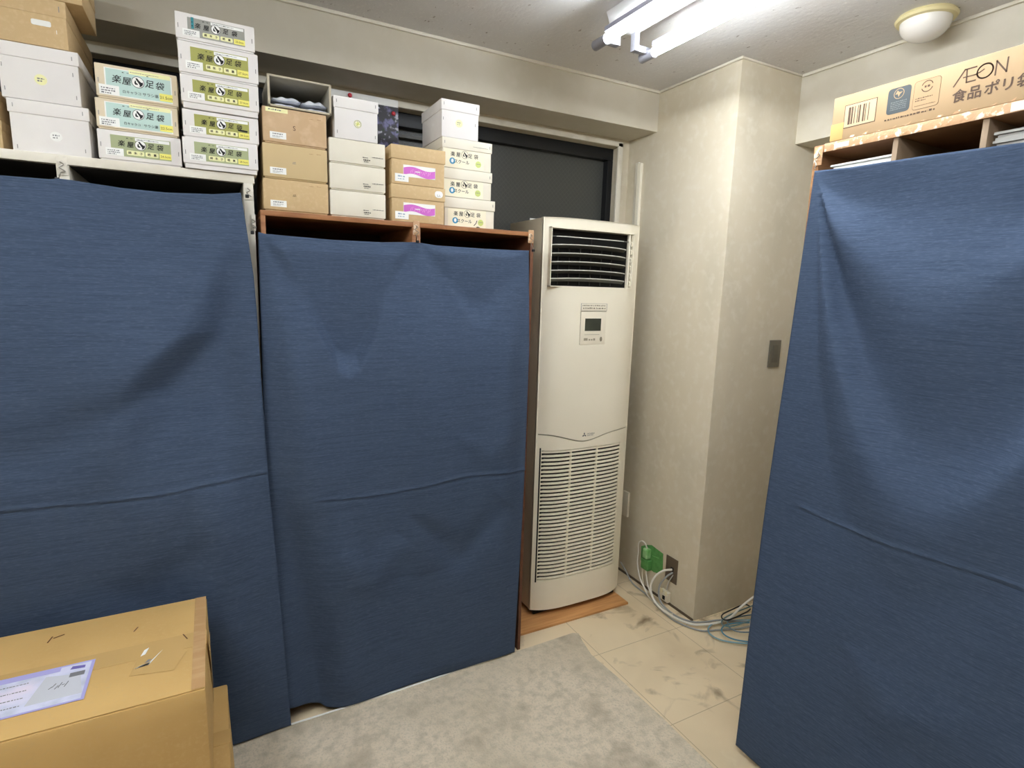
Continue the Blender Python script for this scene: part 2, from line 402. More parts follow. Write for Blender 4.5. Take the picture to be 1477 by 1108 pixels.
# dome lamp
dl = thing('dome_light', 'unlit round white dome ceiling lamp with cream ring near the right beam', 'lamp', (2.285, 1.255, ZC))
def lathe(prof, cx, cy, n=40, bm=None):
    b = bm or B(); rings = []
    for r, z in prof:
        rings.append([b.verts.new((cx + r * math.cos(2 * math.pi * k / n), cy + r * math.sin(2 * math.pi * k / n), z)) for k in range(n)] if r > 1e-5 else [b.verts.new((cx, cy, z))])
    for A, C in zip(rings, rings[1:]):
        for k in range(n):
            k2 = (k + 1) % n
            if len(A) == 1 and len(C) == 1: continue
            if len(C) == 1: f = b.faces.new((A[k], A[k2], C[0]))
            elif len(A) == 1: f = b.faces.new((A[0], C[k2], C[k]))
            else: f = b.faces.new((A[k], A[k2], C[k2], C[k]))
            f.smooth = True
    bmesh.ops.recalc_face_normals(b, faces=b.faces[:])
    return b
part('ring', lathe([(.0, ZC), (.088, ZC), (.095, ZC - .010), (.090, ZC - .018), (.074, ZC - .021)], 2.285, 1.255), DOMER, dl)
part('shade', lathe([(.078, ZC - .018)] + [(.078 * math.cos(t), ZC - .024 - .060 * math.sin(t)) for t in [i * math.pi / 20 for i in range(1, 10)]] + [(0, ZC - .084)], 2.285, 1.255), DOMEM, dl)

# ================================================================ BOXES
def strokes_small(F, b, a, bb, wd, ht, rows, seed, mi=0, l=2):
    for r in range(rows): F.dashes(b, a, bb + ht - (r + 1) * ht / rows + .0004, a + wd * (1 if r < rows - 1 else .7), ht / rows * .55, l, mi, seed + r)
def emblem(F, b, a, c, r, l=3):
    """white disc, dark ring, the slanted swoosh pair"""
    F.disc(b, a, c, r, l, 0); F.disc(b, a, c, r * .92, l + .3, 1)
    big = [(-.38, .66), (-.12, .8), (.25, .32), (.6, .02), (.88, .1), (.86, -.35), (.55, -.74), (.22, -.86), (.3, -.5), (.05, -.05), (-.2, .3)]
    sm = [(-.5, .25), (-.34, .3), (-.3, -.12), (.0, -.34), (-.06, -.5), (-.5, -.5), (-.62, -.2)]
    F.poly(b, [(a + x * r * .9, c + y * r * .9) for x, y in big], l + .6, 0)
    F.poly(b, [(a + x * r * .9, c + y * r * .9) for x, y in sm], l + .6, 0)
def staples(F, parent, pts, h=.010):
    for a, c in pts:
        b = B(); F.rect(b, a - .0009, c - h / 2, a + .0009, c + h / 2, 2); part('staple', b, GREY, parent)
def lidbox(name, label, cat, x0, x1, y0, depth, z0, z1, zl, m, group, over=.003, mlid=None):
    """box body with a lift-off lid whose rim starts at zl"""
    T = thing(name, label, cat, ((x0 + x1) / 2, y0 + depth / 2, z0), group)
    bd = part('body', box(x0 + over, x1 - over, y0 + over, y0 + depth - over, z0, z1 - .004, .0015), m, T)
    ld = part('lid', box(x0, x1, y0, y0 + depth, zl, z1 - .0006, .002), mlid or m, T)
    return T, bd, ld
def fullbox(name, label, cat, x0, x1, y0, depth, z0, z1, m, group, lip=None):
    """deep lid sliding over a tray: only a low tray edge shows beneath it"""
    T = thing(name, label, cat, ((x0 + x1) / 2, y0 + depth / 2, z0), group)
    zl = z0 + (lip if lip else .004)
    part('tray', box(x0 + .004, x1 - .004, y0 + .004, y0 + depth - .004, z0, z1 - .01, .0015), m, T)
    part('lid', box(x0, x1, y0, y0 + depth, zl, z1 - .0006, .003), m, T)
    return T
def tabi_label(T, F, a0, b0, a1, b1, bg, bgname, size, style):
    """the long printed label: background, brush characters, emblem, stickers"""
    W = a1 - a0; H = b1 - b0
    b = B(); F.rect(b, a0, b0, a1, b1, 1, 0)
    if style == 'mint': F.rect(b, a0 + W * .02, b0 + H * .03, a1 - W * .02, b1 - H * .03, 1.3, 1)
    lb = part('printed_label', b, [WHITEI if style == 'mint' else bg, bg], T, label=bgname)
    b = B(); hy = b0 + H * .62
    h = H * .42
    for k_, (ch, fx) in enumerate((('楽', .17), ('屋', .315), ('足', .655), ('袋', .81))):
        if k_ in (1, 2, 3): part('lettering', b, BLACK, lb); b = B()
        F.textc(b, ch, a0 + W * fx, hy - H * .02 * (k_ % 2), h * .74, l=3, bold=.0002, slant=.12)
    for k, fx in enumerate((.26, .33, .62)): F.dashes(b, a0 + W * fx, b0 + H * .88, a0 + W * (fx + .03), .0018, 3, 0, k)
    if style == 'mint':
        F.textc(b, '白キャラコ', a0 + W * .385, b0 + H * .2, h * .30, l=3); F.textc(b, 'サラシ裏', a0 + W * .665, b0 + H * .2, h * .33, l=3)
    part('lettering', b, BLACK, lb)
    b = B(); emblem(F, b, a0 + W * .485, hy, H * (.215 if style == 'mint' else .25)); part('emblem', b, [BLACK, WHITEI], lb)
    if style != 'mint':
        b = B()
        F.rrect(b, a0 + W * .25, b0 + H * .09, a0 + W * .54, b0 + H * .32, .003, 2, 0); F.rrect(b, a0 + W * .56, b0 + H * .09, a0 + W * .78, b0 + H * .32, .003, 2, 0)
        for i, ch in enumerate('綿朱子'): F.textc(b, ch, a0 + W * (.30 + .095 * i), b0 + H * .205, h * .34, l=3, mi=1, bold=.0001)
        for i, ch in enumerate('晒裏'): F.textc(b, ch, a0 + W * (.62 + .10 * i), b0 + H * .205, h * .34, l=3, mi=1, bold=.0001)
        part('name_tab', b, [PALEY, BLACK], lb)
        b = B(); F.rect(b, a0 + W * .40, b0 + H * .82, a1 - W * .02, b0 + H * .97, 1.6, 0); F.dashes(b, a0 + W * .43, b0 + H * .88, a1 - W * .2, .0016, 2.2, 1, 5)
        part('heading_strip', b, [WHITEI, INKG], lb)
    else:
        b = B(); F.rect(b, a0 + W * .36, b0 + H * .88, a1 - W * .02, b0 + H * 1.04, 1.6, 0); F.dashes(b, a0 + W * .38, b0 + H * .94, a1 - W * .2, .0016, 2.2, 1, 6)
        part('heading_strip', b, [PALEY, INKG], lb)
    b = B(); F.rect(b, a0 - W * .09, b0 - H * .0, a0 + W * .20, b0 + H * .36, 2.4, 0)
    strokes_small(F, b, a0 - W * .06, b0 + H * .04, W * .20, H * .26, 3, int(a0 * 1000), 1, 3)
    part('code_sticker', b, [WHITEI, INKG], lb)
    b = B(); F.rect(b, a0 + W * .80, b0 + H * .06, a0 + W * 1.0, b0 + H * .34, 2.4, 0); F.textc(b, size, a0 + W * .9, b0 + H * .2, h * .36, l=3, mi=1)
    part('size_sticker', b, [YEL, INK], lb)

GA = 'boxes stacked at the left end of the white shelf'
GB = 'three-high stack of printed shoe boxes'
GC = 'five-high stack of printed shoe boxes'
YA = 2.03
# --- stack A: two staple-cornered white boxes, kraft box, kraft box
def round_sticker(T, F, a, c, r, m, txt=None, ry=None):
    b = B(); F.disc(b, a, c, r, 2, 0, ry=ry)
    if txt: strokes_small(F, b, a - r * .55, c - r * .4, r * 1.1, r * .9, 2, int(abs(a) * 1e4), 1, 3)
    part('round_sticker', b, [m, INKG], T)
T, bd, ld = lidbox('shoe_box', 'grey-white stapled box with a white round sticker, standing directly on the white shelf', 'box', -.449, -.272, YA, .34, 1.931, 2.064, 2.029, BOXW, GA)
F = Face((-.446, YA + .003, 1.931), (1, 0, 0), (0, 0, 1)); round_sticker(bd, F, .095, .048, .0135, WHITEI, 'x', ry=.0125)
staples(F, bd, [(.010, .012), (.158, .018)]); F = Face((-.449, YA, 1.931), (1, 0, 0), (0, 0, 1)); staples(F, ld, [(.012, .116), (.162, .116)])
T, bd, ld = lidbox('shoe_box', 'grey-white stapled box with a pale yellow round sticker, resting on another white box', 'box', -.460, -.285, YA, .34, 2.065, 2.204, 2.168, BOXW, GA)
F = Face((-.457, YA + .003, 2.065), (1, 0, 0), (0, 0, 1)); round_sticker(bd, F, .085, .055, .0135, PALEY, 'x')
staples(F, bd, [(.008, .022), (.006, .080), (.160, .022), (.156, .080)]); F = Face((-.460, YA, 2.065), (1, 0, 0), (0, 0, 1)); staples(F, ld, [(.010, .12), (.160, .12)])
T, bd, ld = lidbox('shoe_box', 'tan kraft box with a white strip label, on the white box with yellow sticker', 'box', -.50, -.303, 2.03, .40, 2.205, 2.325, 2.2835, KRAFT, GA, over=.0015)
F = Face((-.50, 2.0315, 2.205), (1, 0, 0), (0, 0, 1)); b = B(); F.rrect(b, .120, .050, .162, .064, .004, 2); part('paper_label', b, WHITEI, bd)
b = B(); F.text(b, '1', .172, .036, .014, l=2); part('number', b, WHITEI, bd)
F = Face((-.50, 2.03, 2.205), (1, 0, 0), (0, 0, 1)); staples(F, ld, [(.182, .098)], .014)
T, bd, ld = lidbox('shoe_box', 'topmost tan kraft box at the far left, overhanging the kraft box below', 'box', -.45, -.264, 2.031, .225, 2.326, 2.46, 2.39, KRAFT, GA, over=.0015)
for z0, z1, lab in ((1.931, 2.008, 'lower kraft box at the extreme left edge, beside the white sticker box'), (2.009, 2.085, 'upper kraft box at the extreme left edge, half hidden behind the white boxes')):
    T, bd, ld = lidbox('shoe_box', lab, 'box', -.66, -.467, 2.045, .30, z0, z1, z0 + .05, KRAFT, 'kraft boxes at the far left end', over=.0015)
# --- stack B
YB = 2.02
def tabi(x0, x1, y, z0, z1, body, bg, bgn, size, style, label, group, lip=None, yaw=0):
    T = fullbox('shoe_box', label, 'box', x0, x1, y, .28, z0, z1, body, group, lip)
    Wd = x1 - x0; H = z1 - z0
    F = Face((x0, y, z0), (1, 0, 0), (0, 0, 1))
    lo = lip or .004
    if style == 'mint': tabi_label(T, F, Wd * .11, H * .10, Wd * .93, H * .90, bg, bgn, size, style)
    else: tabi_label(T, F, Wd * .15, lo + (H - lo) * .13, Wd * .87, lo + (H - lo) * .84, bg, bgn, size, style)
    staples(F, T, [(Wd * .035, H * .5), (Wd * .965, H * .45)], .012)
    return T
tabi(-.257, -.0545, YB, 1.931, 2.0135, BOXW, OLIVE2, 'grey-green printed label', '24.5cm', 'tab', 'white shoe box with a grey-green label, bottom of the three-high stack', GB)
tabi(-.2555, -.058, YB, 2.0145, 2.0955, CREAM, MINT, 'pale mint printed label', '22.5cm', 'mint', 'cream shoe box with a mint label, middle of the three-high stack', GB)
tabi(-.250, -.054, YB, 2.0965, 2.186, CREAM, MINT, 'pale mint printed label', '21.5cm', 'mint', 'cream shoe box with a mint label, on top of the three-high stack', GB)
# --- stack C
YC = 2.0
tabi(-.050, .152, YC, 1.931, 2.018, BOXW, OLIVE2, 'sage green printed label', '28.5cm', 'tab', 'white shoe box with a sage green label, bottom of the five-high stack', GC, .013)
T = tabi(-.046, .158, YC + .010, 2.019, 2.098, BOXW, OLIVE, 'olive printed label', '28.5cm', 'tab', 'white shoe box with olive label and black marker smear, second lowest of the five-high stack', GC)
F = Face((-.046, YC + .010, 2.019), (1, 0, 0), (0, 0, 1)); b = B(); F.poly(b, [(.146, .036), (.172, .034), (.173, .039), (.160, .040), (.147, .040)], 4.2); part('marker_smear', b, BLACK, T)
tabi(-.0455, .1615, YC, 2.099, 2.190, BOXW, OLIVE, 'olive printed label', '27.5cm', 'tab', 'white shoe box with an olive label, middle of the five-high stack', GC, .016)
tabi(-.0465, .1635, YC, 2.191, 2.2795, BOXW, OLIVE, 'olive printed label', '27.5cm', 'tab', 'white shoe box with olive label, directly under the grey-labelled top box of the five-high stack', GC)
T = tabi(-.049, .157, YC, 2.2805, 2.3545, BOXW, OLIVEG, 'grey printed label', '25.0cm', 'tab', 'white shoe box with grey label and teal strip, topmost of the five-high stack', GC)
F = Face((-.049, YC, 2.2805), (1, 0, 0), (0, 0, 1)); b = B(); F.rect(b, .040, .034, .047, .064, 2.4, 0); F.dashes(b, .0415, .040, .0455, .003, 3, 1, 3); F.dashes(b, .0415, .05, .0455, .003, 3, 1, 4); part('teal_strip', b, [TEAL, BLACK], T)

# --- stack D: kraft boxes with an open box of socks on top
GD = 'kraft boxes left of the white boxes on the wooden cabinet'
def kraft(x0, x1, z0, z1, m, label, mark=None, strip=False):
    T = fullbox('shoe_box', label, 'box', x0, x1, 2.02, .27, z0, z1, m, GD)
    F = Face((x0, 2.02, z0), (1, 0, 0), (0, 0, 1))
    b = B(); F.rect(b, .020, .014, .068, .034, 2, 0); F.text(b, '9-61-80', .027, .026, .0065, l=3, mi=1) if 0 else F.dashes(b, .028, .0265, .060, .0035, 3, 1, 3)
    F.dashes(b, .028, .021, .058, .0018, 3, 1, 5); F.dashes(b, .028, .0175, .050, .0015, 3, 1, 8); part('paper_label', b, [WHITEI, INKG], T)
    if mark: b = B(); F.textc(b, mark, .093, .052, .02, l=2); part('letter_mark', b, INK, T)
    else: b = B(); F.dashes(b, .088, .05, .098, .0022, 2, 0, 9); F.dashes(b, .089, .054, .097, .0022, 2, 0, 4); part('faint_print', b, INK if z0 < 1.9 else INKG, T)
    b = B(); F.dashes(b, .14, .086, .152, .0018, 2, 0, 1); F.dashes(b, .163, .087, .176, .0018, 2, 0, 2); part('scuff', b, mat('scuff_brown', (186, 150, 112), .8), T)
    if strip:
        b = B(); F.rect(b, .010, .092, .075, .1045, 2, 0); F.dashes(b, .018, .097, .055, .004, 3, 1, 12); part('paper_strip', b, [PALEY, INKG], T)
kraft(.165, .3645, 1.829, 1.929, KRAFT, 'tan kraft shoe box resting on the wooden cabinet, bottom of the sock box stack')
kraft(.1675, .3635, 1.930, 2.036, mat('dusty_kraft', (204, 180, 136), .75), 'dusty tan shoe box, middle of the three kraft boxes under the sock box')
kraft(.171, .3635, 2.037, 2.144, KRAFT2, 'pinkish tan shoe box marked S, directly under the open sock box', 'S', True)
T = thing('open_box', 'grey card box lying open towards the room, holding folded white socks', 'box', (.285, 2.13, 2.1455), None)
x0, x1, y0, y1, z0, z1, th = .191, .3785, 2.018, 2.23, 2.1455, 2.2365, .004
b = box(x0, x1, y0, y1, z0, z0 + th, .001); box(x0, x1, y0, y1, z1 - th, z1, .001, bm=b); box(x0, x0 + th, y0, y1, z0 + th, z1 - th, .001, bm=b); box(x1 - th, x1, y0, y1, z0 + th, z1 - th, .001, bm=b); box(x0 + th, x1 - th, y1 - th, y1, z0 + th, z1 - th, bm=b)
part('body', b, BOXG, T)
b = box(x0 - .002, x1 + .002, y0 - .001, y0 + .003, z0 - .0, z0 + .006, .001); box(x0 - .002, x1 + .002, y0 - .001, y0 + .003, z1 - .003, z1 + .002, .001, bm=b)
box(x0 - .002, x0 + .005, y0 - .001, y0 + .003, z0, z1, .001, bm=b); box(x1 - .005, x1 + .002, y0 - .001, y0 + .003, z0, z1, .001, bm=b)
part('rim', b, mat('worn_rim', (188, 178, 156), .7), T)
def sock(cx, z, wd, seed, lab):
    r = random.Random(seed); b = B(); nx, ny = 16, 10; g = []
    H = .017
    for side in (0, 1):
        rows = []
        for j in range(ny + 1):
            row = []
            for i in range(nx + 1):
                u = i / nx * 2 - 1; v = j / ny * 2 - 1
                e = max(0, 1 - abs(u) ** 3.5) ** .5 * max(0, 1 - abs(v) ** 4) ** .5
                zz = z + (H * e * (1 + .12 * math.sin(u * 7 + seed)) if side else .0005 + .001 * (1 - e))
                row.append(b.verts.new((cx + u * wd / 2, 2.105 + v * .075 + .006 * math.sin(3 * u + seed), zz + (.002 * math.sin(9 * u + 2 * v) * e if side else 0))))
            rows.append(row)
        for j in range(ny):
            for i in range(nx):
                q = (rows[j][i], rows[j][i + 1], rows[j + 1][i + 1], rows[j + 1][i]); b.faces.new(q if side else q[::-1])
    bmesh.ops.remove_doubles(b, verts=b.verts, dist=.0006)
    solo('folded_socks', b, SOCK, lab, 'socks', (cx, 2.105, z), 'folded socks in the open box', True)
sock(.2475, 2.1500, .086, 1, 'lower left folded pair of white socks in the open grey box')
sock(.3335, 2.1500, .080, 2, 'lower right folded pair of white socks in the open grey box')
sock(.2445, 2.1705, .086, 3, 'upper left folded pair of white socks in the open grey box')
sock(.3300, 2.1705, .080, 4, 'upper right folded pair of white socks in the open grey box')

# --- stack E
GE = 'white boxes between the kraft stacks on the wooden cabinet'
def plainw(z0, z1, label, lip=None):
    T = fullbox('shoe_box', label, 'box', .370, .5575, 2.02, .27, z0, z1, BOXWW, GE, lip)
    F = Face((.370, 2.02, z0), (1, 0, 0), (0, 0, 1)); b = B()
    F.dashes(b, .110, .026, .128, .0022, 2, 0, 2); F.dashes(b, .112, .018, .135, .0035, 2, 0, 3); F.dashes(b, .114, .013, .13, .002, 2, 0, 6); F.dashes(b, .142, .030, .180, .0020, 2, 0, 4); part('small_print', b, BLACK, T)
plainw(1.829, 1.9145, 'plain white shoe box resting on the wooden cabinet, bottom of the plain white three')
plainw(1.9155, 2.0005, 'plain white shoe box, middle of the plain white three', .004)
plainw(2.0015, 2.080, 'plain white shoe box directly under the stapled box with a yellow-green seal')
T, bd, ld = lidbox('shoe_box', 'white stapled lidded box with a yellow-green round seal, beside the open sock box', 'box', .3875, .5355, 2.02, .24, 2.081, 2.212, 2.176, BOXW, GE)
F = Face((.3905, 2.023, 2.081), (1, 0, 0), (0, 0, 1)); b = B(); F.arc(b, .075, .052, .0115, 0, 360, .0014, 2, 0, 20); F.disc(b, .075, .052, .008, 1.6, 1); F.line(b, [(.069, .052), (.081, .052)], .0016, 2.4, 0); F.line(b, [(.075, .044), (.075, .06)], .0016, 2.4, 0); F.line(b, [(.070, .046), (.080, .058)], .0014, 2.4, 0); part('round_seal', b, [mat('seal_green', (186, 192, 90), .6), PALEY], bd)
staples(F, bd, [(.008, .02), (.134, .018)]); F = Face((.3875, 2.02, 2.081), (1, 0, 0), (0, 0, 1)); staples(F, ld, [(.010, .115), (.138, .115)])

# --- stack F: kraft with purple wave label
GF = 'two lidded kraft boxes with pink wave labels'
for z0, zl, z1, lab in ((1.830, 1.910, 1.957, 'lidded kraft box with a pink wave label resting on the wooden cabinet'), (1.958, 2.041, 2.088, 'lidded kraft box with a pink wave label, on top of its twin')):
    T, bd, ld = lidbox('shoe_box', lab, 'box', .578, .7785, 2.02, .28, z0, z1, zl, KRAFT, GF)
    F = Face((.578, 2.023, z0), (1, 0, 0), (0, 0, 1))
    b = B(); F.rect(b, .044, .026, .163, .066, 2, 0)
    n = 16; top = [(.045 + .117 * i / n, .056 + .005 * math.sin(i / n * 6.0)) for i in range(n + 1)]; bot = [(x, y - .024 - .001 * math.sin(x * 60)) for x, y in top]
    F.poly(b, bot + top[::-1], 2.6, 1)
    for i in range(12): x = .070 + i * .0065; F.line(b, [(x, .040 + .004 * math.sin(i * 2.3)), (x + .003, .050 + .003 * math.sin(i * 1.7))], .0012, 3.2, 2)
    F.rect(b, .088, .044, .106, .0475, 3.2, 0)
    part('wave_label', b, [WHITEI, PINK, PINKL], bd)
    b = B(); F.rect(b, .014, .008, .063, .034, 3.4, 0); F.dashes(b, .024, .023, .052, .005, 4, 1, 2); F.dashes(b, .024, .015, .048, .003, 4, 1, 5); part('code_sticker', b, [WHITEI, mat('pale_ink', (150, 170, 190), .6)], bd)
    if z0 < 1.9:
        F = Face((.578, 2.02, z0), (1, 0, 0), (0, 0, 1)); b = B(); F.rrect(b, .160, .093, .191, .116, .0105, 2, 0); F.textc(b, 'L.L', .176, .101, .011, l=3, mi=1); part('oval_sticker', b, [WHITEI, BLACK], ld)
# --- stack G
GG = 'three lidded school sock boxes right of the pink label boxes'
YG = 2.06
for x0, x1, z0, zl, z1, dx, lab in ((.79, 1.002, 1.829, 1.900, 1.9385, .014, 'white lidded box with round blue mark and black scribble, bottom of three at cabinet end'),
                                (.7805, .987, 1.9395, 2.004, 2.0425, 0, 'white lidded box with round blue mark, middle of three at the cabinet right end'),
                                (.7805, .984, 2.0435, 2.112, 2.149, 0, 'white lidded box with a round blue mark, under the tall stapled box')):
    T, bd, ld = lidbox('shoe_box', lab, 'box', x0, x1, YG, .28, z0, z1, zl, BOXWW, GG)
    H = zl - z0
    F = Face((.800 + dx, YG + .003, z0), (1, 0, 0), (0, 0, 1))
    b = B(); F.rect(b, -.012 + (.004 if dx else 0), .002, .150, H - .002, 1); lb = part('printed_label', b, mat('cream_label', (238, 230, 204), .6), bd)
    b = B(); yy = H * .72
    for ch, fx in (('楽', .028), ('屋', .050), ('足', .098), ('袋', .122)):
        F.textc(b, ch, fx - .004, yy, .018, l=2, bold=.0002)
        if ch == '屋': part('lettering', b, BLACK, lb); b = B()
    part('lettering', b, BLACK, lb)
    b = B(); F.textc(b, 'スクール', .060, H * .36, .0155, l=2, bold=.00025); part('kana_lettering', b, BLACK, lb)
    b = B(); emblem(F, b, .072, yy + .002, .014, 2); part('emblem', b, [BLACK, mat('cream_label', (0, 0, 0))], lb)
    b = B(); F.disc(b, .022, H * .36, .0115, 2, 0, ry=.0115); F.disc(b, .022, H * .37, .005, 2.6, 1, ry=.007); part('blue_mark', b, [BLUEP, WHITEI], lb)
    b = B(); F.disc(b, .128, H * .34, .0118, 2, 0); F.dashes(b, .120, H * .34, .137, .0022, 2.6, 1, 3); part('green_mark', b, [LIME, INKG], lb)
    if z0 < 1.9: b = B(); F.line(b, [(.100, .012), (.108, .020), (.112, .030)], .0025, 3.4); F.poly(b, [(.106, .001), (.128, .001), (.125, .006), (.116, .009), (.110, .007)], 3.4); part('marker_scribble', b, BLACK, lb)
    F = Face((x0, YG, z0), (1, 0, 0), (0, 0, 1)); staples(F, ld, [(x1 - x0 - .010, zl - z0 + .02)]); 
    if z0 > 2.04:
        staples(F, ld, [(.010, .088)]); b = B(); F.dashes(b, .125, .083, .185, .0012, 2, 0, 2); part('small_print', b, INKG, ld)
T, bd, ld = lidbox('shoe_box', 'tall white stapled box with pale round sticker, topmost at the cabinet right end', 'box', .7765, .9285, 2.06, .222, 2.150, 2.2795, 2.242, BOXW, GG)
F = Face((.7795, 2.063, 2.150), (1, 0, 0), (0, 0, 1)); round_sticker(bd, F, .068, .052, .0135, PALEY, 'x'); staples(F, bd, [(.006, .062), (.134, .055)])
F = Face((.7765, 2.06, 2.150), (1, 0, 0), (0, 0, 1)); staples(F, ld, [(.010, .113), (.140, .113)])

# --- poster behind the boxes
P = thing('poster', 'white paper poster with a dark purple flower photo, pinned behind the white boxes', 'poster', (.612, 2.535, 2.18))
part('paper', box(.47, .757, 2.5315, 2.533, 2.18, 2.388), WHITEI, P)
photo = mat('dark_photo_print', (52, 50, 58), .4, mott=[(24, (120, 118, 160), .52, .62), (40, (178, 176, 190), .6, .68), (70, (40, 60, 40), .6, .7)])
part('photo', box(.48, .757, 2.5303, 2.5314, 2.18, 2.359), photo, P)
for i, (x, z) in enumerate(((.552, 2.374), (.735, 2.332))):
    q = lathe([(0, 0), (.008, 0), (.009, .004), (.006, .009), (0, .010)], 0, 0, 14)
    bmesh.ops.rotate(q, verts=q.verts, cent=(0, 0, 0), matrix=Matrix.Rotation(math.pi / 2, 3, 'X')); bmesh.ops.translate(q, verts=q.verts, vec=(x, 2.5305, z))
    part('magnet', q, RED, P, label='red round magnet' if i == 0 else 'pink round magnet')

# ================================================================ SHELVES
# white shelf at the left
Wt = thing('white_shelf', 'white painted shelf unit behind the left blue curtain, boxes along its top', 'shelf', (-.6, 2.26, 0))
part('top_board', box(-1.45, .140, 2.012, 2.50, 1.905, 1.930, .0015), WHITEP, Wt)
part('underside_shade_sheet', box(-1.40, .106, 2.03, 2.49, 1.9035, 1.9048), mat('painted_shade_underside', (40, 36, 32), .9), Wt)  # added dark sheet, stands in for the shade inside the shelf
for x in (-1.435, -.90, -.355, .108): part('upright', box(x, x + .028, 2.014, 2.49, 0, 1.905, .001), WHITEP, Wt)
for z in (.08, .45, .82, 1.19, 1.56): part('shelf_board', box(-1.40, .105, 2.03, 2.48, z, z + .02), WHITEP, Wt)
part('back_panel', box(-1.44, .138, 2.491, 2.499, 0, 1.904), mat('white_panel_painted_shade', (34, 31, 28), .9), Wt)  # white panel coloured near black: interior shade put into the colour
# two wooden cabinets
def cabinet(x0, x1, lab, dark_right=False):
    T = thing('wooden_cabinet', lab, 'cabinet', ((x0 + x1) / 2, 2.24, 0), 'open wooden cabinets under the small boxes')
    part('top_board', box(x0, x1, 2.010, 2.46, 1.812, 1.828, .001), WOOD, T)
    part('side_panel', box(x0, x0 + .014, 2.010, 2.46, 0, 1.812, .001), WOOD, T)
    part('side_panel', box(x1 - .014, x1, 2.010, 2.46, 0, 1.812, .001), mat('reddish_side', (112, 70, 46), .5, mott=[(6, (92, 54, 36), .4, .7, (1, 1, 6))]) if dark_right else WOOD, T)
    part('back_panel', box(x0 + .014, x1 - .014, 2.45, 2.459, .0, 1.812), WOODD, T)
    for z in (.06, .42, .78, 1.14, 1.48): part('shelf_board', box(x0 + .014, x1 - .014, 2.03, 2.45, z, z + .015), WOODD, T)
cabinet(.153, .6635, 'left one of two joined wooden cabinets, kraft and plain white boxes on top')
cabinet(.6665, 1.152, 'right one of two joined wooden cabinets, next to the air conditioner', True)
# right shelf (faces left)
RS = thing('wooden_shelf', 'pale wooden pigeonhole shelf behind the right curtain, taped front edge', 'shelf', (1.78, .3, 0))
part('top_board', box(1.60, 1.96, -.70, 1.144, 2.020, 2.042, .001), WOODL, RS)
# small lean at the foot, as the photograph shows
def leaned(x0, x1, y0, y1, z0, z1, dy):
    b = box(x0, x1, y0, y1, z0, z1)
    for v in b.verts:
        if v.co.z < (z0 + z1) / 2: v.co.y += dy
    return b
part('end_panel', leaned(1.602, 1.955, 1.126, 1.144, 0, 2.020, .012), WOODL, RS)
part('end_panel', box(1.602, 1.955, -.70, -.682, 0, 2.020), WOODL, RS)
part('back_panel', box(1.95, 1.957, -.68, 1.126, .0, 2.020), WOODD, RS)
for k in range(9):
    y = .915 - .197 * k
    if y > -.66: part('divider', box(1.604, 1.95, y - .0065, y + .0065, 1.64, 2.020, .0005), mat('divider_wood', (150, 128, 104), .6), RS)
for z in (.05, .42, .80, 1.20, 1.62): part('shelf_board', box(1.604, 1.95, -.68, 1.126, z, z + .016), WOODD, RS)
part('tape', box(1.5975, 1.6, .10, 1.110, 2.020, 2.043, .0004), TAPEK, RS, label='crinkled brown tape along the front edge')
part('paper_scrap', box(1.5968, 1.5975, 1.038, 1.080, 2.024, 2.037), TAPEW, RS)
part('paper_scrap', box(1.5968, 1.5975, .640, .672, 2.022, 2.041), TAPEW, RS)
# white papers stacked in the first pigeonhole and third
for (a, c, zt, lab) in ((.925, 1.10, 1.985, 'stack of white papers in the pigeonhole nearest the pillar'), (.532, .706, 1.990, 'grey papers in the third pigeonhole of the wooden shelf')):
    pb = B()
    for k in range(7):
        z = 1.945 + k * (zt - 1.945) / 7; box(1.62 + .003 * (k % 3), 1.93, a + .004 * (k % 2), c - .003 * (k % 3), z, z + (zt - 1.945) / 7 - .0008, bm=pb)
    box(1.62, 1.93, a, c, 1.6365, 1.945, bm=pb)
    solo('paper_stack', pb, WHITEI if a > .9 else mat('grey_paper', (170, 168, 162), .7), lab, 'paper', (1.775, (a + c) / 2, 1.6365))
# printed carton on the right shelf
AB = thing('carton', 'long printed kraft carton of food bags lying on the right shelf', 'box', (1.73, .72, 2.0435))
part('body', box(1.598, 1.86, .30, 1.096, 2.0435, 2.1615, .003), AEONC, AB)
part('tape', box(1.5972, 1.6, 1.060, 1.0965, 2.045, 2.090, .0003), TAPEC, AB)
F = Face((1.598, 1.096, 2.0435), (0, -1, 0), (0, 0, 1))
def Y(y): return 1.096 - y
def Z(z): return z - 2.0435
b = B(); F.rect(b, Y(1.061), Z(2.0725), Y(.973), Z(2.1335), 1, 0); F.rect(b, Y(1.0592), Z(2.0743), Y(.9748), Z(2.1317), 1.6, 1)
wds = [3, 1, 2, 2, 1, 3, 1, 1, 2, 3, 2, 1, 1, 3, 1, 2]; a = Y(1.049)
for i, q in enumerate(wds):
    if i % 2 == 0: F.rect(b, a, Z(2.0805), a + q * .0021, Z(2.1255), 2.2, 0)
    a += q * .0021
part('barcode', b, [INK, mat('carton_pale', (190, 168, 134), .7)], AB)
b = B(); F.rrect(b, Y(.946), Z(2.080), Y(.890), Z(2.143), .008, 1, 0)
ca, cz = Y(.919), Z(2.1275); F.disc(b, ca, cz, .0128, 1.6, 1); F.disc(b, ca, cz, .0112, 2.0, 0)
F.poly(b, [(ca - .009, cz - .001), (ca - .004, cz + .008), (ca + .001, cz + .003), (ca + .009, cz + .003), (ca + .003, cz - .002), (ca, cz - .009), (ca - .003, cz - .001)], 2.6, 1)
for k in range(5): F.dashes(b, Y(.937), Z(2.107) - k * .0045, Y(.898), .0021, 1.6, 2, k)
part('dark_emblem', b, [SLATE, AEONC, mat('slate_pale', (120, 124, 122), .6)], AB)
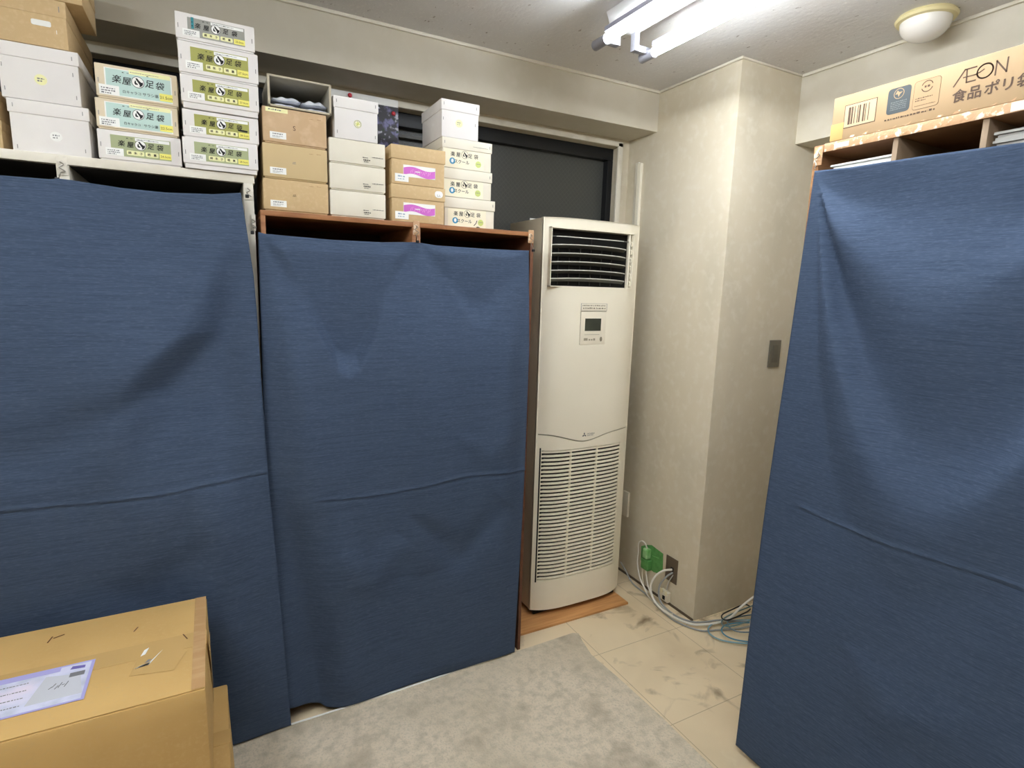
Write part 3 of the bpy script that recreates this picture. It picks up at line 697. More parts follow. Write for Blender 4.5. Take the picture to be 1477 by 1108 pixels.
b = B(); F.rrect(b, Y(.883), Z(2.076), Y(.823), Z(2.144), .007, 1, 0); F.rrect(b, Y(.8822), Z(2.0768), Y(.8238), Z(2.1432), .0065, 1.5, 1)
ca, cz = Y(.853), Z(2.127); F.arc(b, ca, cz, .0125, 20, 160, .0018, 2.2, 0, 10); F.arc(b, ca, cz, .0125, 200, 340, .0018, 2.2, 0, 10); F.dashes(b, ca - .006, cz - .0025, ca + .006, .005, 2.2, 0, 3)
F.dashes(b, Y(.877), Z(2.101), Y(.838), .0022, 2.2, 0, 4); F.dashes(b, Y(.877), Z(2.0955), Y(.853), .0022, 2.2, 0, 5); F.dashes(b, Y(.877), Z(2.084), Y(.830), .0014, 2.2, 0, 6)
part('outlined_emblem', b, [INK, AEONC], AB)
b = B(); F.dashes(b, Y(.948), Z(2.066), Y(.845), .004, 1.4, 0, 11); F.dashes(b, Y(.842), Z(2.066), Y(.829), .005, 1.4, 0, 12); part('small_print', b, INK, AB)
b = B(); wl = .0024
wl = .0030; F.line(b, [(Y(.794), Z(2.1085)), (Y(.7745), Z(2.1405)), (Y(.752), Z(2.1405))], wl); F.line(b, [(Y(.7705), Z(2.1405)), (Y(.7685), Z(2.111)), (Y(.751), Z(2.111))], wl)
F.line(b, [(Y(.7755), Z(2.1235)), (Y(.752), Z(2.1235)), (Y(.743), Z(2.126)), (Y(.736), Z(2.130))], wl * .8)
F.arc(b, Y(.7335), Z(2.126), .0153, 0, 360, wl, 1, 0, 28)
F.line(b, [(Y(.7125), Z(2.111)), (Y(.7125), Z(2.140)), (Y(.692), Z(2.1125)), (Y(.692), Z(2.1415))], wl)
part('brand_lettering', b, INK, AB, label='large stylised brown capital letters')
b = B()
for ch, y in (('食', .779), ('品', .748), ('ポ', .715), ('リ', .685), ('袋', .654)): F.textc(b, ch, Y(y), Z(2.0845), .0305, l=1.5, bold=.0007)
part('product_lettering', b, INK, AB)
b = B()
for q in range(26):
    y = 1.04 - q * .036; F.poly(b, [(Y(y), .001), (Y(y - .012), .0015), (Y(y - .016), .006 + .003 * math.sin(q * 2.1)), (Y(y - .004), .004 + .003 * math.cos(q))], .8)
part('tape_glint', b, TAPEK, AB)

# ================================================================ CURTAINS
def interp(tab, t):
    if t <= tab[0][0]: return tab[0][1]
    for (a, va), (c, vc) in zip(tab, tab[1:]):
        if t <= c: return va + (vc - va) * (t - a) / (c - a)
    return tab[-1][1]
def sstep(a, b_, x):
    t = min(1, max(0, (x - a) / (b_ - a))); return t * t * (3 - 2 * t)
def gs(x, s): return math.exp(-(x / s) ** 2)
def curtain(name, label, left, right, top, bottom, disp, place, nx, nz, group, loc):
    """left/right: (z, h) tables, top/bottom: (s, z) tables, disp(h, z) outward"""
    b = B(); rows = []
    for j in range(nz + 1):
        t = j / nz; row = []
        for i in range(nx + 1):
            s = i / nx
            zt = interp(top, s); zb = interp(bottom, s); z = zt + (zb - zt) * t
            h0 = interp(left, -z); h1 = interp(right, -z)
            h = h0 + (h1 - h0) * s
            row.append(b.verts.new(place(h, z, disp(h, z))))
        rows.append(row)
    for j in range(nz):
        for i in range(nx):
            f = b.faces.new((rows[j][i], rows[j + 1][i], rows[j + 1][i + 1], rows[j][i + 1])); f.smooth = True
    T = thing(name, label, 'curtain', loc, group)
    o = part('cloth', b, CLOTH, T, True)
    md = o.modifiers.new('thick', 'SOLIDIFY'); md.thickness = .0012; md.offset = -1
    return T
def ridge(h, z, pts, w, a, fall=None):
    """smooth ridge (a>0) or valley along a polyline of (h, z)"""
    best = 9; tt = 0; L_ = len(pts) - 1
    for k in range(L_):
        (x0, y0), (x1, y1) = pts[k], pts[k + 1]
        dx, dy = x1 - x0, y1 - y0; q = max(0, min(1, ((h - x0) * dx + (z - y0) * dy) / (dx * dx + dy * dy)))
        d = math.hypot(h - x0 - q * dx, z - y0 - q * dy)
        if d < best: best = d; tt = (k + q) / L_
    env = math.sin(math.pi * min(1, max(0, tt))) ** .5 if fall is None else fall(tt)
    return a * math.exp(-(best / (w * (.25 + .75 * min(1, tt * 3)))) ** 2) * env
CG = 'blue curtains hung over the shelves'
def place_back(yb): return lambda h, z, d: (h, yb - d, z)
# middle curtain -------------------------------------------------
def vdent(h, z, xc, ztop, ztip, half, a):
    """hollow hanging between two pins: widest at ztop, closing at a rounded tip"""
    if z > ztop or z < ztip - .06: return 0
    u = (ztop - z) / (ztop - ztip)                       # 0 top .. 1 tip
    wv = half * math.sqrt(max(0.0, 1 - min(u, 1) ** 1.6)) + .012
    e = gs((h - xc) / wv, 1.0)
    deep = a * min(u, 1) ** 1.3
    close = 1 - sstep(.94, 1.09, u)
    return -deep * e * close
def vmask(h, z, tab, soft):
    """1 inside the hollow hanging between two pins, whose lower edge is the table (h, z)"""
    if h < tab[0][0] or h > tab[-1][0]: return 0
    zv = interp(tab, h)
    return sstep(zv - soft * .3, zv + soft * .7, z) * min(1, (h - tab[0][0]) / .03, (tab[-1][0] - h) / .03)
VM1 = [(.146, 1.76), (.24, 1.60), (.335, 1.40), (.37, 1.325), (.405, 1.305), (.44, 1.325), (.49, 1.42), (.55, 1.60), (.651, 1.76)]
VM2 = [(.68, 1.76), (.80, 1.58), (.86, 1.49), (.897, 1.475), (.94, 1.49), (1.0, 1.58), (1.115, 1.76)]
def d_mid(h, z):
    edge = sstep(.13, .26, h) * (1 - sstep(1.0, 1.13, h))
    bul = .052 * sstep(1.77, 1.28, z) * (.30 + .70 * sstep(.0, 1.2, z)) * (.25 + .75 * edge)
    m1 = vmask(h, z, VM1, .09); m2 = vmask(h, z, VM2, .12)
    d = .010 + bul * (1 - m1 * .92) * (1 - m2 * .85)
    d += m1 * .020 * sstep(1.76, 1.70, z) * sstep(1.32, 1.72, z) + m2 * .014 * sstep(1.76, 1.72, z) * sstep(1.50, 1.72, z)
    d += ridge(h, z, [(.143, 1.757), (.20, 1.45), (.25, 1.15), (.27, .8)], .05, .012)
    d += ridge(h, z, [(.663, 1.76), (.665, 1.45), (.70, 1.0), (.70, .5)], .085, .020)
    d += ridge(h, z, [(.15, 1.05), (.21, .7), (.255, .35), (.27, .02)], .06, -.038, lambda t: sstep(0, .5, t))
    d += ridge(h, z, [(.36, .9), (.37, .5), (.38, .1)], .06, .018, lambda t: sstep(0, .4, t))
    d += ridge(h, z, [(.62, .75), (.84, .53), (1.03, .74)], .06, -.014)
    d += ridge(h, z, [(.36, .66), (.46, .52), (.60, .66)], .06, .012)
    d += ridge(h, z, [(.80, 1.05), (.95, .95), (1.10, 1.10)], .05, .007)
    zc = .862 + .008 * math.sin(h * 9) - .018 * max(0, h - .3) + .016 * sstep(.45, .75, h)
    on = sstep(.24, .34, h)
    d += on * (.0030 * math.exp(-((z - zc) / .0055) ** 2) - .0022 * math.exp(-((z - zc + .009) / .006) ** 2))
    d += .003 * math.sin(h * 17 + z * 3)
    if z < .06: d += .01 * (1 - z / .06) * math.sin(h * 6)
    return max(d, -.010)
LM = curtain('curtain', 'blue cotton curtain covering the two wooden cabinets, between the left curtain and the air conditioner',
    [(-1.76, .142), (-1.0, .13), (0, .13)], [(-1.76, 1.121), (-1.60, 1.126), (-1.37, 1.131), (-.85, 1.127), (-.54, 1.121), (0, 1.108)],
    [(0, 1.757), (.02, 1.753), (.23, 1.748), (.40, 1.750), (.52, 1.758), (.535, 1.758), (.60, 1.752), (.77, 1.7505), (.93, 1.7525), (1, 1.755)],
    [(0, .078), (.10, .055), (.16, .035), (.18, .020), (.35, .019), (.6, .018), (1, .018)],
    d_mid, place_back(1.999), 190, 330, CG, (.62, 1.99, .02))
# left curtain ---------------------------------------------------
LLINE = [(-1.87, .11), (-1.61, -.004), (-1.445, -.087), (-1.368, -.165), (-1.28, -.24), (-1.0, -.30), (0, -.30)]
LLINE2 = [(-1.86, -.335), (-1.52, -.50), (-1.33, -.66), (-1.0, -.9), (0, -1.0)]
def d_left(h, z):
    edge = 1 - sstep(-.02, .15, h)
    bul = .058 * sstep(1.87, 1.33, z) * (.35 + .65 * sstep(0, 1.3, z)) * (.30 + .70 * edge)
    q = h - interp(LLINE, -z)
    d = .012 + bul
    d -= .052 * sstep(-.01, .13, q) * sstep(.85, 1.33, z) * sstep(1.87, 1.70, z) * (1 - sstep(.01, .12, h))
    d += .018 * gs(q / .09, 1) * sstep(1.20, 1.42, z) * sstep(1.87, 1.72, z)
    q2 = h - interp(LLINE2, -z)
    d += .022 * gs(q2 / .10, 1) * sstep(1.1, 1.4, z) * sstep(1.87, 1.72, z)
    d += ridge(h, z, [(-.18, 1.26), (-.45, 1.12), (-.75, 1.1)], .07, -.014)
    d += ridge(h, z, [(.0, 1.0), (-.05, .6), (.0, .1)], .08, .012)
    d += ridge(h, z, [(-.10, .95), (-.14, .6), (-.12, .2)], .07, -.014)
    d += ridge(h, z, [(-.02, .80), (-.22, .62), (-.40, .70)], .06, -.008)
    zc = .965 + .006 * math.sin(h * 8) + .012 * sstep(-.2, .0, h)
    d += .0030 * math.exp(-((z - zc) / .0055) ** 2) - .0022 * math.exp(-((z - zc + .009) / .006) ** 2)
    d += .003 * math.sin(h * 15 + z * 4)
    return max(d, -.01)
curtain('curtain', 'blue cotton curtain covering the white shelf at the left, behind the large cardboard box',
    [(-1.9, -1.44), (0, -1.44)], [(-1.87, .098), (-1.62, .122), (-1.51, .126), (-1.26, .130), (-.95, .138), (-.52, .158), (0, .178)],
    [(0, 1.862), (.35, 1.850), (.70, 1.857), (.712, 1.861), (.73, 1.860), (.80, 1.852), (.87, 1.850), (.95, 1.857), (1, 1.869)],
    [(0, .03), (.8, .02), (1, .013)],
    d_left, place_back(1.986), 230, 330, CG, (-.6, 1.98, .02))
# right curtain: faces -x, h is -y -------------------------------
RC = [[(.3, 1.83), (.605, 1.80), (.707, 1.817), (.86, 1.83), (.989, 1.866), (1.064, 1.904), (1.11, 1.955)],
      [(.3, 1.85), (.45, 1.79), (.588, 1.672), (.641, 1.628), (.69, 1.590), (.732, 1.576), (.79, 1.588), (.848, 1.622), (.951, 1.716), (1.031, 1.805), (1.081, 1.890), (1.11, 1.945)],
      [(.3, 1.62), (.45, 1.47), (.544, 1.358), (.608, 1.300), (.66, 1.275), (.705, 1.267), (.75, 1.275), (.789, 1.296), (.85, 1.355), (.905, 1.436), (.985, 1.603), (1.05, 1.78), (1.10, 1.93)],
      [(.3, 1.55), (.45, 1.36), (.527, 1.236), (.586, 1.134), (.63, 1.085), (.677, 1.058), (.71, 1.048), (.745, 1.049), (.785, 1.075), (.828, 1.124), (.91, 1.280), (.99, 1.486), (1.05, 1.70), (1.095, 1.90)],
      [(.3, 1.15), (.527, .93), (.65, .80), (.74, .77), (.83, .84), (.95, 1.05), (1.03, 1.35), (1.08, 1.75)]]
def d_right(h, z):
    y = -h
    amp = (1 - sstep(.99, 1.12, y))
    H = [(1.97, .020), None, None, None, None, None, (0, .018)]
    lev = [.006, .044, .006, .050, .024]
    zs = [interp(c, y) for c in RC]
    pts = [(2.0, .022)] + [(zs[k], lev[k]) for k in range(5)] + [(-.1, .020)]
    d = .02
    for (za, da), (zb_, db) in zip(pts, pts[1:]):
        if z <= za and z >= zb_:
            d = da + (db - da) * sstep(0, 1, (za - z) / max(1e-4, za - zb_)) ; break
    d = .022 + (d - .022) * amp
    d += ridge(h, z, [(-.85, .62), (-.72, .50), (-.50, .58)], .07, .010)
    zc = .967 - .008 * math.sin(y * 9) 
    on = 1 - sstep(1.02, 1.07, y)
    d += on * (.0034 * math.exp(-((z - zc) / .0055) ** 2) - .0024 * math.exp(-((z - zc + .009) / .006) ** 2))
    d += .002 * math.sin(y * 19 + z * 4)
    return max(d, -.004)
curtain('curtain', 'blue cotton curtain covering the wooden shelf at the right edge, under the printed carton',
    [(-1.97, -1.116), (-1.4, -1.137), (-.92, -1.158), (-.45, -1.171), (0, -1.176)], [(-1.96, .40), (0, .42)],
    [(0, 1.966), (.07, 1.9585), (.19, 1.955), (.33, 1.945), (.5, 1.945), (.75, 1.95), (1, 1.96)],
    [(0, .02), (1, .02)],
    d_right, lambda h, z, d: (1.594 - d, -h, z), 190, 340, CG, (1.585, .4, .02))

# hooks ----------------------------------------------------------
def hook(x, y, z0, zpin, label, tape_m, tw=.012, ax='y'):
    T = thing('curtain_hook', label, 'hook', (x, y, z0), 'wire hooks holding the curtains')
    if ax == 'y':
        b = box(x - tw, x + tw, y - .0012, y - .0002, z0 - .038, z0 + .012, .0003)
        part('tape', b, tape_m, T)
        zz = z0 - .01
        part('wire', tube([(x - .004, y - .004, zz + .006), (x + .004, y - .004, zz), (x - .006, y - .005, zz - .008), (x + .007, y - .005, zz - .018), (x - .003, y - .007, (zz + zpin) / 2 - .004), (x - .003, y - .022, zpin + .004), (x - .007, y - .032, zpin - .006)], .0013, n=6), WIRE, T)
        part('clip', box(x - .012, x - .002, y - .040, y - .030, zpin - .012, zpin - .002, .002), CABK, T)
    else:
        b = box(x - .0012, x - .0002, y - tw, y + tw, z0 - .05, z0 + .002, .0003); part('tape', b, tape_m, T)
        part('wire', tube([(x - .003, y, z0 - .012), (x - .004, y - .006, z0 - .022), (x - .005, y + .005, z0 - .034), (x - .012, y - .004, z0 - .05), (x - .026, y - .010, zpin)], .0013, n=6), WIRE, T)
hook(-.341, 2.012, 1.914, 1.866, 'white taped wire hook on the white shelf divider below the stapled boxes', TAPEW)
hook(.122, 2.012, 1.893, 1.868, 'white taped wire hook at the right end of the white shelf', TAPEW)
hook(.132, 2.012, 1.80, 1.760, 'lower wire hook on the white upright holding the middle curtain', TAPEW, .006)
hook(.665, 2.009, 1.822, 1.766, 'brown taped hook where the two wooden cabinets meet', TAPEK)
hook(1.138, 2.009, 1.824, 1.762, 'brown taped hook at the cabinet corner beside the air conditioner', TAPEK)
hook(1.600, 1.128, 2.036, 1.972, 'brown taped hook at the far corner of the right shelf', TAPEK, .013, 'x')

# ================================================================ AIR CONDITIONER
AC = thing('air_conditioner', 'tall cream floor standing air conditioner beside the pillar', 'air conditioner', (1.583, 2.35, .03))
X0, X1, XC, HW = 1.312, 1.853, 1.5825, .2705
def yf(x): t = (x - XC) / HW; return 2.162 + .048 * abs(t) ** 4
def sheet(cols, rows, hole, zfun, off=0, thick=.006, bm=None):
    b = bm or B(); g = {}
    for j, r in enumerate(rows):
        for i, x in enumerate(cols): g[i, j] = b.verts.new((x, yf(x) + off, zfun(x, r)))
    fs = []
    for j in range(len(rows) - 1):
        for i in range(len(cols) - 1):
            if hole(cols[i], cols[i + 1], rows[j], rows[j + 1]): continue
            f = b.faces.new((g[i, j], g[i + 1, j], g[i + 1, j + 1], g[i, j + 1])); f.smooth = True; fs.append(f)
    for v in [v for v in b.verts if not v.link_faces]: b.verts.remove(v)
    # thickness towards the back
    r = bmesh.ops.duplicate(b, geom=fs); nf = [f for f in r['geom'] if isinstance(f, bmesh.types.BMFace)]
    nv = set(v for f in nf for v in f.verts)
    for v in nv: v.co.y += thick
    vm = r['vert_map']
    bd = [e for f in fs for e in f.edges if sum(1 for q in e.link_faces if q in set(fs)) == 1] if len(fs) < 4000 else []
    for f in nf: f.normal_flip()
    for e in set(bd):
        a, c = e.verts
        try: b.faces.new((a, c, vm[c], vm[a]))
        except Exception: pass
    bmesh.ops.recalc_face_normals(b, faces=b.faces[:])
    return b
def lin_(a, c, n): return [a + (c - a) * i / n for i in range(n + 1)]
cols = sorted(set(lin_(X0, 1.339, 4) + lin_(1.339, 1.792, 24) + lin_(1.792, X1, 6)))
def wave(x):
    t = (x - 1.555) / .125
    return .938 - .042 * math.exp(-t * t) - .012 * (x - X0) / (X1 - X0)
ZT = 1.921
def zup(x, r):
    w0 = wave(x) + .002
    return w0 + (1.624 - w0) * (r / .5) if r <= .5 else r if r > 1 else 1.624
rows = [0, .1, .2, .3, .4, .5, 1.874, ZT]
# hole rows: between r=.5 (z 1.624) and 1.874
ub = sheet(cols, rows, lambda a, c, r0, r1: r0 == .5 and a >= 1.3389 and c <= 1.7921, zup)
up = part('front_panel', ub, ACW, AC)
def zlo(x, r): return wave(x) - .003 + (r - .94) * 1.0 if r > .86 else r
rows2 = [.046, .12, .200, .857, .94]
lb_ = sheet(cols, rows2, lambda a, c, r0, r1: r0 == .200 and a >= 1.3389 and c <= 1.7921, zlo, off=.001)
lo = part('lower_panel', lb_, ACW, AC)
# intake grille: slats and two uprights in one part
gb = B(); nS = 34; xs = lin_(1.337, 1.794, 16)
for k in range(nS):
    z = .2085 + k * (.6485 - .008) / (nS - 1); prev = None
    for x in xs:
        y = yf(x)
        ring = [gb.verts.new(p) for p in ((x, y + .001, z - .0045), (x, y - .0, z + .0035), (x, y + .010, z + .0050), (x, y + .012, z - .003))]
        if prev:
            for q in range(4): gb.faces.new((prev[q], ring[q], ring[(q + 1) % 4], prev[(q + 1) % 4]))
        else: gb.faces.new(ring[::-1])
        prev = ring
    gb.faces.new(prev)
for x in (1.488, 1.640): box(x - .003, x + .003, yf(x) + .003, yf(x) + .014, .20, .857, bm=gb)
bmesh.ops.recalc_face_normals(gb, faces=gb.faces[:])
part('intake_grille', gb, ACW, AC)
part('filter', box(1.33, 1.80, 2.196, 2.20, .19, .87), DARK, AC)
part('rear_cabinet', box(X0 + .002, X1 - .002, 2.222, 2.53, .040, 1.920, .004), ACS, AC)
eb = box(X0, X0 + .012, 2.206, 2.224, .046, 1.921, .002); box(X1 - .012, X1, 2.206, 2.224, .046, 1.921, .002, bm=eb)
tp = [(x, yf(x)) for x in cols]
prism([(X0, 2.224)] + tp + [(X1, 2.224)], 1.9155, 1.9215, eb); prism([(X0, 2.224)] + tp + [(X1, 2.224)], .042, .047, eb)
part('front_surround', eb, ACW, AC)
fb = box(1.335, 1.83, 2.21, 2.50, .012, .041)
part('foot', fb, DARK, AC)
ob = box(1.335, 1.797, 2.2205, 2.2215, 1.61, 1.885); part('outlet_back', ob, DARK, AC)
sd = box(1.7925, 1.796, 2.172, 2.221, 1.62, 1.878, bm=None); box(1.335, 1.3385, 2.172, 2.221, 1.62, 1.878, bm=sd); box(1.335, 1.796, 2.172, 2.221, 1.6195, 1.6235, bm=sd); box(1.335, 1.796, 2.172, 2.221, 1.8745, 1.879, bm=sd)
part('outlet_duct', sd, ACW, AC)
for k, fz in enumerate((.13, .28, .43, .58, .73, .875)):
    z = 1.873 - .249 * fz; vb = B(); prev = None; xs = lin_(1.341, 1.772, 18)
    for i, x in enumerate(xs):
        t = (x - 1.5565) / .2155; e = (1 - abs(t) ** 6); y = 2.198 - .026 * e
        dep = .002 if k == 0 else .034
        z1 = z + .006 * (1 - t * t) * (0 if k == 0 else 1)
        ring = [vb.verts.new(p) for p in ((x, y, z1 - .002), (x, y, z1 + .002), (x, 2.172 + dep + .010, z1 - .012 * (k > 0) + .001), (x, 2.172 + dep + .010, z1 - .012 * (k > 0) - .002))]
        if prev:
            for q in range(4): vb.faces.new((prev[q], ring[q], ring[(q + 1) % 4], prev[(q + 1) % 4])).material_index = (0 if q == 0 else 1)
        else: vb.faces.new(ring[::-1])
        prev = ring
    vb.faces.new(prev); bmesh.ops.recalc_face_normals(vb, faces=vb.faces[:])
    part('louver', vb, [mat('vane_lip_lit', (206, 204, 194), .4), mat('vane_under_shaded', (112, 112, 106), .5)], AC)  # bright lip and shaded underside are put into the vane colours
mb = box(1.772, 1.778, 2.176, 2.190, 1.625, 1.872, .001)
for k in range(6): tube([(1.782, 2.178, 1.84 - k * .037), (1.788, 2.176, 1.832 - k * .037), (1.785, 2.178, 1.818 - k * .037)], .003, mb, 6, 4)
part('linkage', mb, ACW, AC)
for x in (1.40, 1.46, 1.52, 1.58, 1.64, 1.70): part('vertical_vane', box(x, x + .0015, 2.213, 2.220, 1.63, 1.80 if x != 1.58 else 1.84), mat('vane_dark', (70, 70, 68), .6), AC)
# control panel
yp = 2.1605
F = Face((1.500, yp, 1.358), (1, 0, 0), (0, 0, 1))
cp = part('control_panel', box(1.500, 1.646, yp, yp + .006, 1.358, 1.512, .001), PANELB, AC)
b = B(); F.rect(b, .027, .063, .118, .121, 2); part('display', b, LCD, cp, label='dark green display')
b = B(); F.rect(b, .0, .157, .148, .190, 1, 0); F.rect(b, .002, .158, .146, .189, 1.5, 1); F.dashes(b, .008, .178, .14, .005, 2.2, 2, 3); F.dashes(b, .012, .165, .14, .007, 2.2, 2, 7); part('notice_strip', b, [INKG, PANELB, mat('khaki_ink', (140, 132, 112), .6)], cp)
b = B(); F.rect(b, .026, .045, .112, .0465, 1.5, 0); F.rect(b, .0, .0, .0025, .154, 1.5, 0); F.rect(b, .0, .152, .146, .154, 1.5, 0); F.dashes(b, .024, .018, .048, .011, 1.5, 1, 2); F.dashes(b, .052, .018, .088, .010, 1.5, 1, 4); part('button_row', b, [mat('panel_line', (150, 140, 116), .6), mat('panel_mark', (168, 160, 138), .6)], cp)
b = B(); F.disc(b, .122, .024, .007, 2, 0, ry=.011); part('power_button', b, mat('khaki_ink', (0, 0, 0)), cp)
# three-diamond logo and small lettering
F = Face((1.545, yf(1.57) - .0002, .912), (1, 0, 0), (0, 0, 1)); b = B()
s_ = .0075; cx_, cy_ = .010, .0085
for ang in (90, 210, 330):
    dx, dy = math.cos(math.radians(ang)), math.sin(math.radians(ang)); px, py = -dy, dx
    F.poly(b, [(cx_, cy_), (cx_ + dx * s_ * .87 + px * s_ * .5, cy_ + dy * s_ * .87 + py * s_ * .5), (cx_ + dx * s_ * 1.73, cy_ + dy * s_ * 1.73), (cx_ + dx * s_ * .87 - px * s_ * .5, cy_ + dy * s_ * .87 - py * s_ * .5)], 2)
F.text(b, 'MITSUBISHI', .028, .010, .0085, l=2); F.text(b, 'ELECTRIC', .028, .002, .0085, l=2)
part('maker_logo', b, SLATE, AC)
solo('paper_tag', box(1.352, 1.40, 2.40, 2.402, 1.9215, 1.936, .0003), WHITEI, 'small white card standing on top of the air conditioner', 'card', (1.376, 2.401, 1.9215))
# plank under it
solo('plank', rotz(box(1.16, 1.84, 2.095, 2.50, .0005, .0115, .001), math.radians(.0), (1.5, 2.1, 0)), PLANK, 'brown wooden board on the floor under the air conditioner', 'board', (1.5, 2.3, 0))

# ================================================================ PILLAR FITTINGS, CABLES
D = thing('cable_duct', 'white vertical cable trunking on the pillar above the air conditioner', 'trunking', (2.03, 2.46, 1.2))
part('cover', box(2.018, 2.0345, 2.425, 2.452, 1.2, 2.272, .002), ACW, D); part('backing', box(2.026, 2.0345, 2.452, 2.478, 1.2, 2.280, .001), TRIMM, D)
solo('pipe_cover', box(2.022, 2.0345, 2.36, 2.41, .345, .49, .003), PLUG, 'small cream cover plate on the pillar low behind the air conditioner', 'cover', (2.03, 2.385, .345))
Sw = thing('light_switch', 'grey metal light switch plate on the pillar beside the right shelf', 'switch', (2.425, 1.833, 1.26))
part('plate', box(2.387, 2.466, 1.825, 1.8325, 1.261, 1.394, .003), SWITCH, Sw); part('rocker', box(2.408, 2.445, 1.8225, 1.8255, 1.285, 1.37, .001), mat('rocker', (112, 108, 98), .4, metal=.5), Sw)
def scuff(y, z, l): 
    return tube([(2.0348, y, z), (2.0345, y - .01, z - .004), (2.0348, y - l, z - .01)], .0012, n=5)
# face on the pillar's left side: u = -y direction (towards the viewer's right)
F = Face((2.035, 2.25, 0), (0, -1, 0), (0, 0, 1))
G = thing('green_tape_patch', 'bright green tape patch holding a socket on the pillar', 'tape', (2.035, 2.15, .12))
b = B(); F.poly(b, [(.010, .222), (.050, .246), (.090, .262), (.180, .252), (.186, .150), (.160, .130), (.120, .120), (.060, .125), (.012, .140)], 3); part('patch', b, GTAPE, G)
b = B(); F.poly(b, [(.100, .205), (.150, .212), (.150, .215), (.100, .208)], 4); part('crease', b, mat('green_light', (130, 190, 120), .5), G)
Pg = thing('plug_block', 'green taped wall plug with a white cable on the pillar', 'plug', (2.01, 2.16, .12))
part('plug', box(2.000, 2.0335, 2.155, 2.192, .185, .240, .008, seg=3), mat('greenish_plug', (150, 196, 136), .45, mott=[(20, (104, 170, 90), .45, .6)]), Pg)
part('adapter', box(2.002, 2.0335, 2.145, 2.200, .122, .180, .004), GTAPE, Pg)
W = thing('wall_plate', 'brown metal wall plate with a cable hole low on the pillar', 'plate', (2.033, 2.0, .13))
part('plate', box(2.0305, 2.0348, 1.960, 2.042, .130, .262, .001), PLATE, W)
part('cable_hole', lathe([(0, 0), (.012, 0), (.012, .001), (0, .001)], 0, 0, 16) if False else box(2.0295, 2.0306, 1.985, 2.005, .190, .212, .0005), DARK, W)
J = thing('phone_jack', 'cream phone jack near the floor below the brown wall plate', 'socket', (2.02, 2.02, .02))
part('case', box(2.012, 2.0345, 1.993, 2.052, .016, .070, .003), PLUG, J)
b = box(2.0075, 2.0125, 2.030, 2.048, .058, .078, .001); box(2.0075, 2.0125, 1.998, 2.012, .056, .076, .001, bm=b); part('clip', b, mat('yellowed', (236, 226, 190), .4), J)
part('port', box(2.0095, 2.0125, 2.012, 2.028, .026, .046), DARK, J)
CB = 'cables at the foot of the pillar'
def cable(pts, r, m, label):
    b = tube(pts, r, n=8, seg=8)
    c = Vector(pts[0]); c.z = 0
    return solo('cable', b, m, label, 'cable', c, CB, True)
cable([(2.030, 1.995, .200), (1.985, 2.015, .192), (1.955, 2.04, .150), (1.94, 2.045, .09), (1.935, 1.99, .035), (1.950, 1.885, .019), (1.985, 1.80, .019), (2.05, 1.765, .019), (2.13, 1.745, .022), (2.20, 1.745, .030), (2.27, 1.75, .062), (2.36, 1.75, .095), (2.46, 1.76, .11), (2.60, 1.78, .10)], .0056, CABW, 'thick white cable curving from the brown wall plate along the floor')
cable([(2.031, 1.990, .185), (1.99, 1.995, .165), (1.965, 2.01, .11), (1.955, 1.98, .045), (1.968, 1.895, .018), (2.002, 1.815, .018), (2.06, 1.784, .018), (2.15, 1.765, .015), (2.26, 1.715, .008), (2.40, 1.70, .006)], .0046, CABG, 'grey cable curving from the wall plate inside the white one')
cable([(2.031, 1.985, .175), (2.018, 2.0, .13), (2.014, 2.005, .085)], .0028, mat('clear_cable', (176, 174, 168), .3), 'short thin grey wire from the wall plate to the phone jack')
cable([(2.016, 2.172, .238), (2.006, 2.180, .268), (2.004, 2.205, .272), (2.006, 2.232, .245), (2.016, 2.240, .190), (2.012, 2.236, .12), (2.002, 2.19, .05), (1.995, 2.12, .012)], .0038, CABW, 'white plug cable arching above the green taped plug')
cable([(2.012, 2.165, .122), (2.012, 2.160, .09), (2.004, 2.135, .05), (1.99, 2.08, .014), (1.975, 1.98, .009), (1.985, 1.86, .008)], .0036, CABW, 'white cable hanging from the right underside of the green plug')
cable([(2.012, 2.190, .122), (2.010, 2.190, .08), (2.000, 2.16, .03), (1.975, 2.08, .006), (1.957, 1.97, .015), (1.964, 1.90, .020)], .0036, mat('cream_cable', (212, 204, 184), .45), 'cream cable hanging from the left underside of the green plug')
cable([(1.97, 2.33, .10), (1.985, 2.30, .06), (1.99, 2.24, .010), (1.985, 2.12, .006), (1.955, 1.98, .006), (1.95, 1.86, .006), (2.00, 1.755, .006), (2.08, 1.72, .007), (2.2, 1.68, .007), (2.38, 1.66, .007)], .0042, CABG, 'grey flat cable running along the floor from behind the air conditioner')
def loop(cx, cy, rx, ry, z, r, m, label, t0=0, t1=330, rot=0):
    pts = []
    for k in range(13):
        t = math.radians(t0 + (t1 - t0) * k / 12); x = rx * math.cos(t); y = ry * math.sin(t); c, s = math.cos(rot), math.sin(rot)
        pts.append((cx + x * c - y * s, cy + x * s + y * c, z + .004 * math.sin(3 * t)))
    return cable(pts, r, m, label)
loop(2.22, 1.63, .22, .10, .014, .0034, CABB, 'blue network cable in the widest loop on the floor', 40, 330, -.4)
loop(2.24, 1.60, .19, .085, .021, .0034, mat('blue_cable_b', (80, 136, 160), .45), 'blue network cable in the loop inside the widest one', 60, 320, -.45)
loop(2.27, 1.66, .15, .07, .028, .0034, mat('slate_cable', (104, 122, 130), .45), 'slate grey cable looped among the blue ones', 30, 340, -.2)
loop(2.30, 1.72, .20, .045, .035, .0032, mat('teal_cable', (96, 124, 128), .45), 'teal cable lying against the pillar front', 20, 350, .05)
loop(2.24, 1.75, .11, .03, .042, .0034, CABK, 'black cable bunched at the pillar foot', 0, 330, .1)
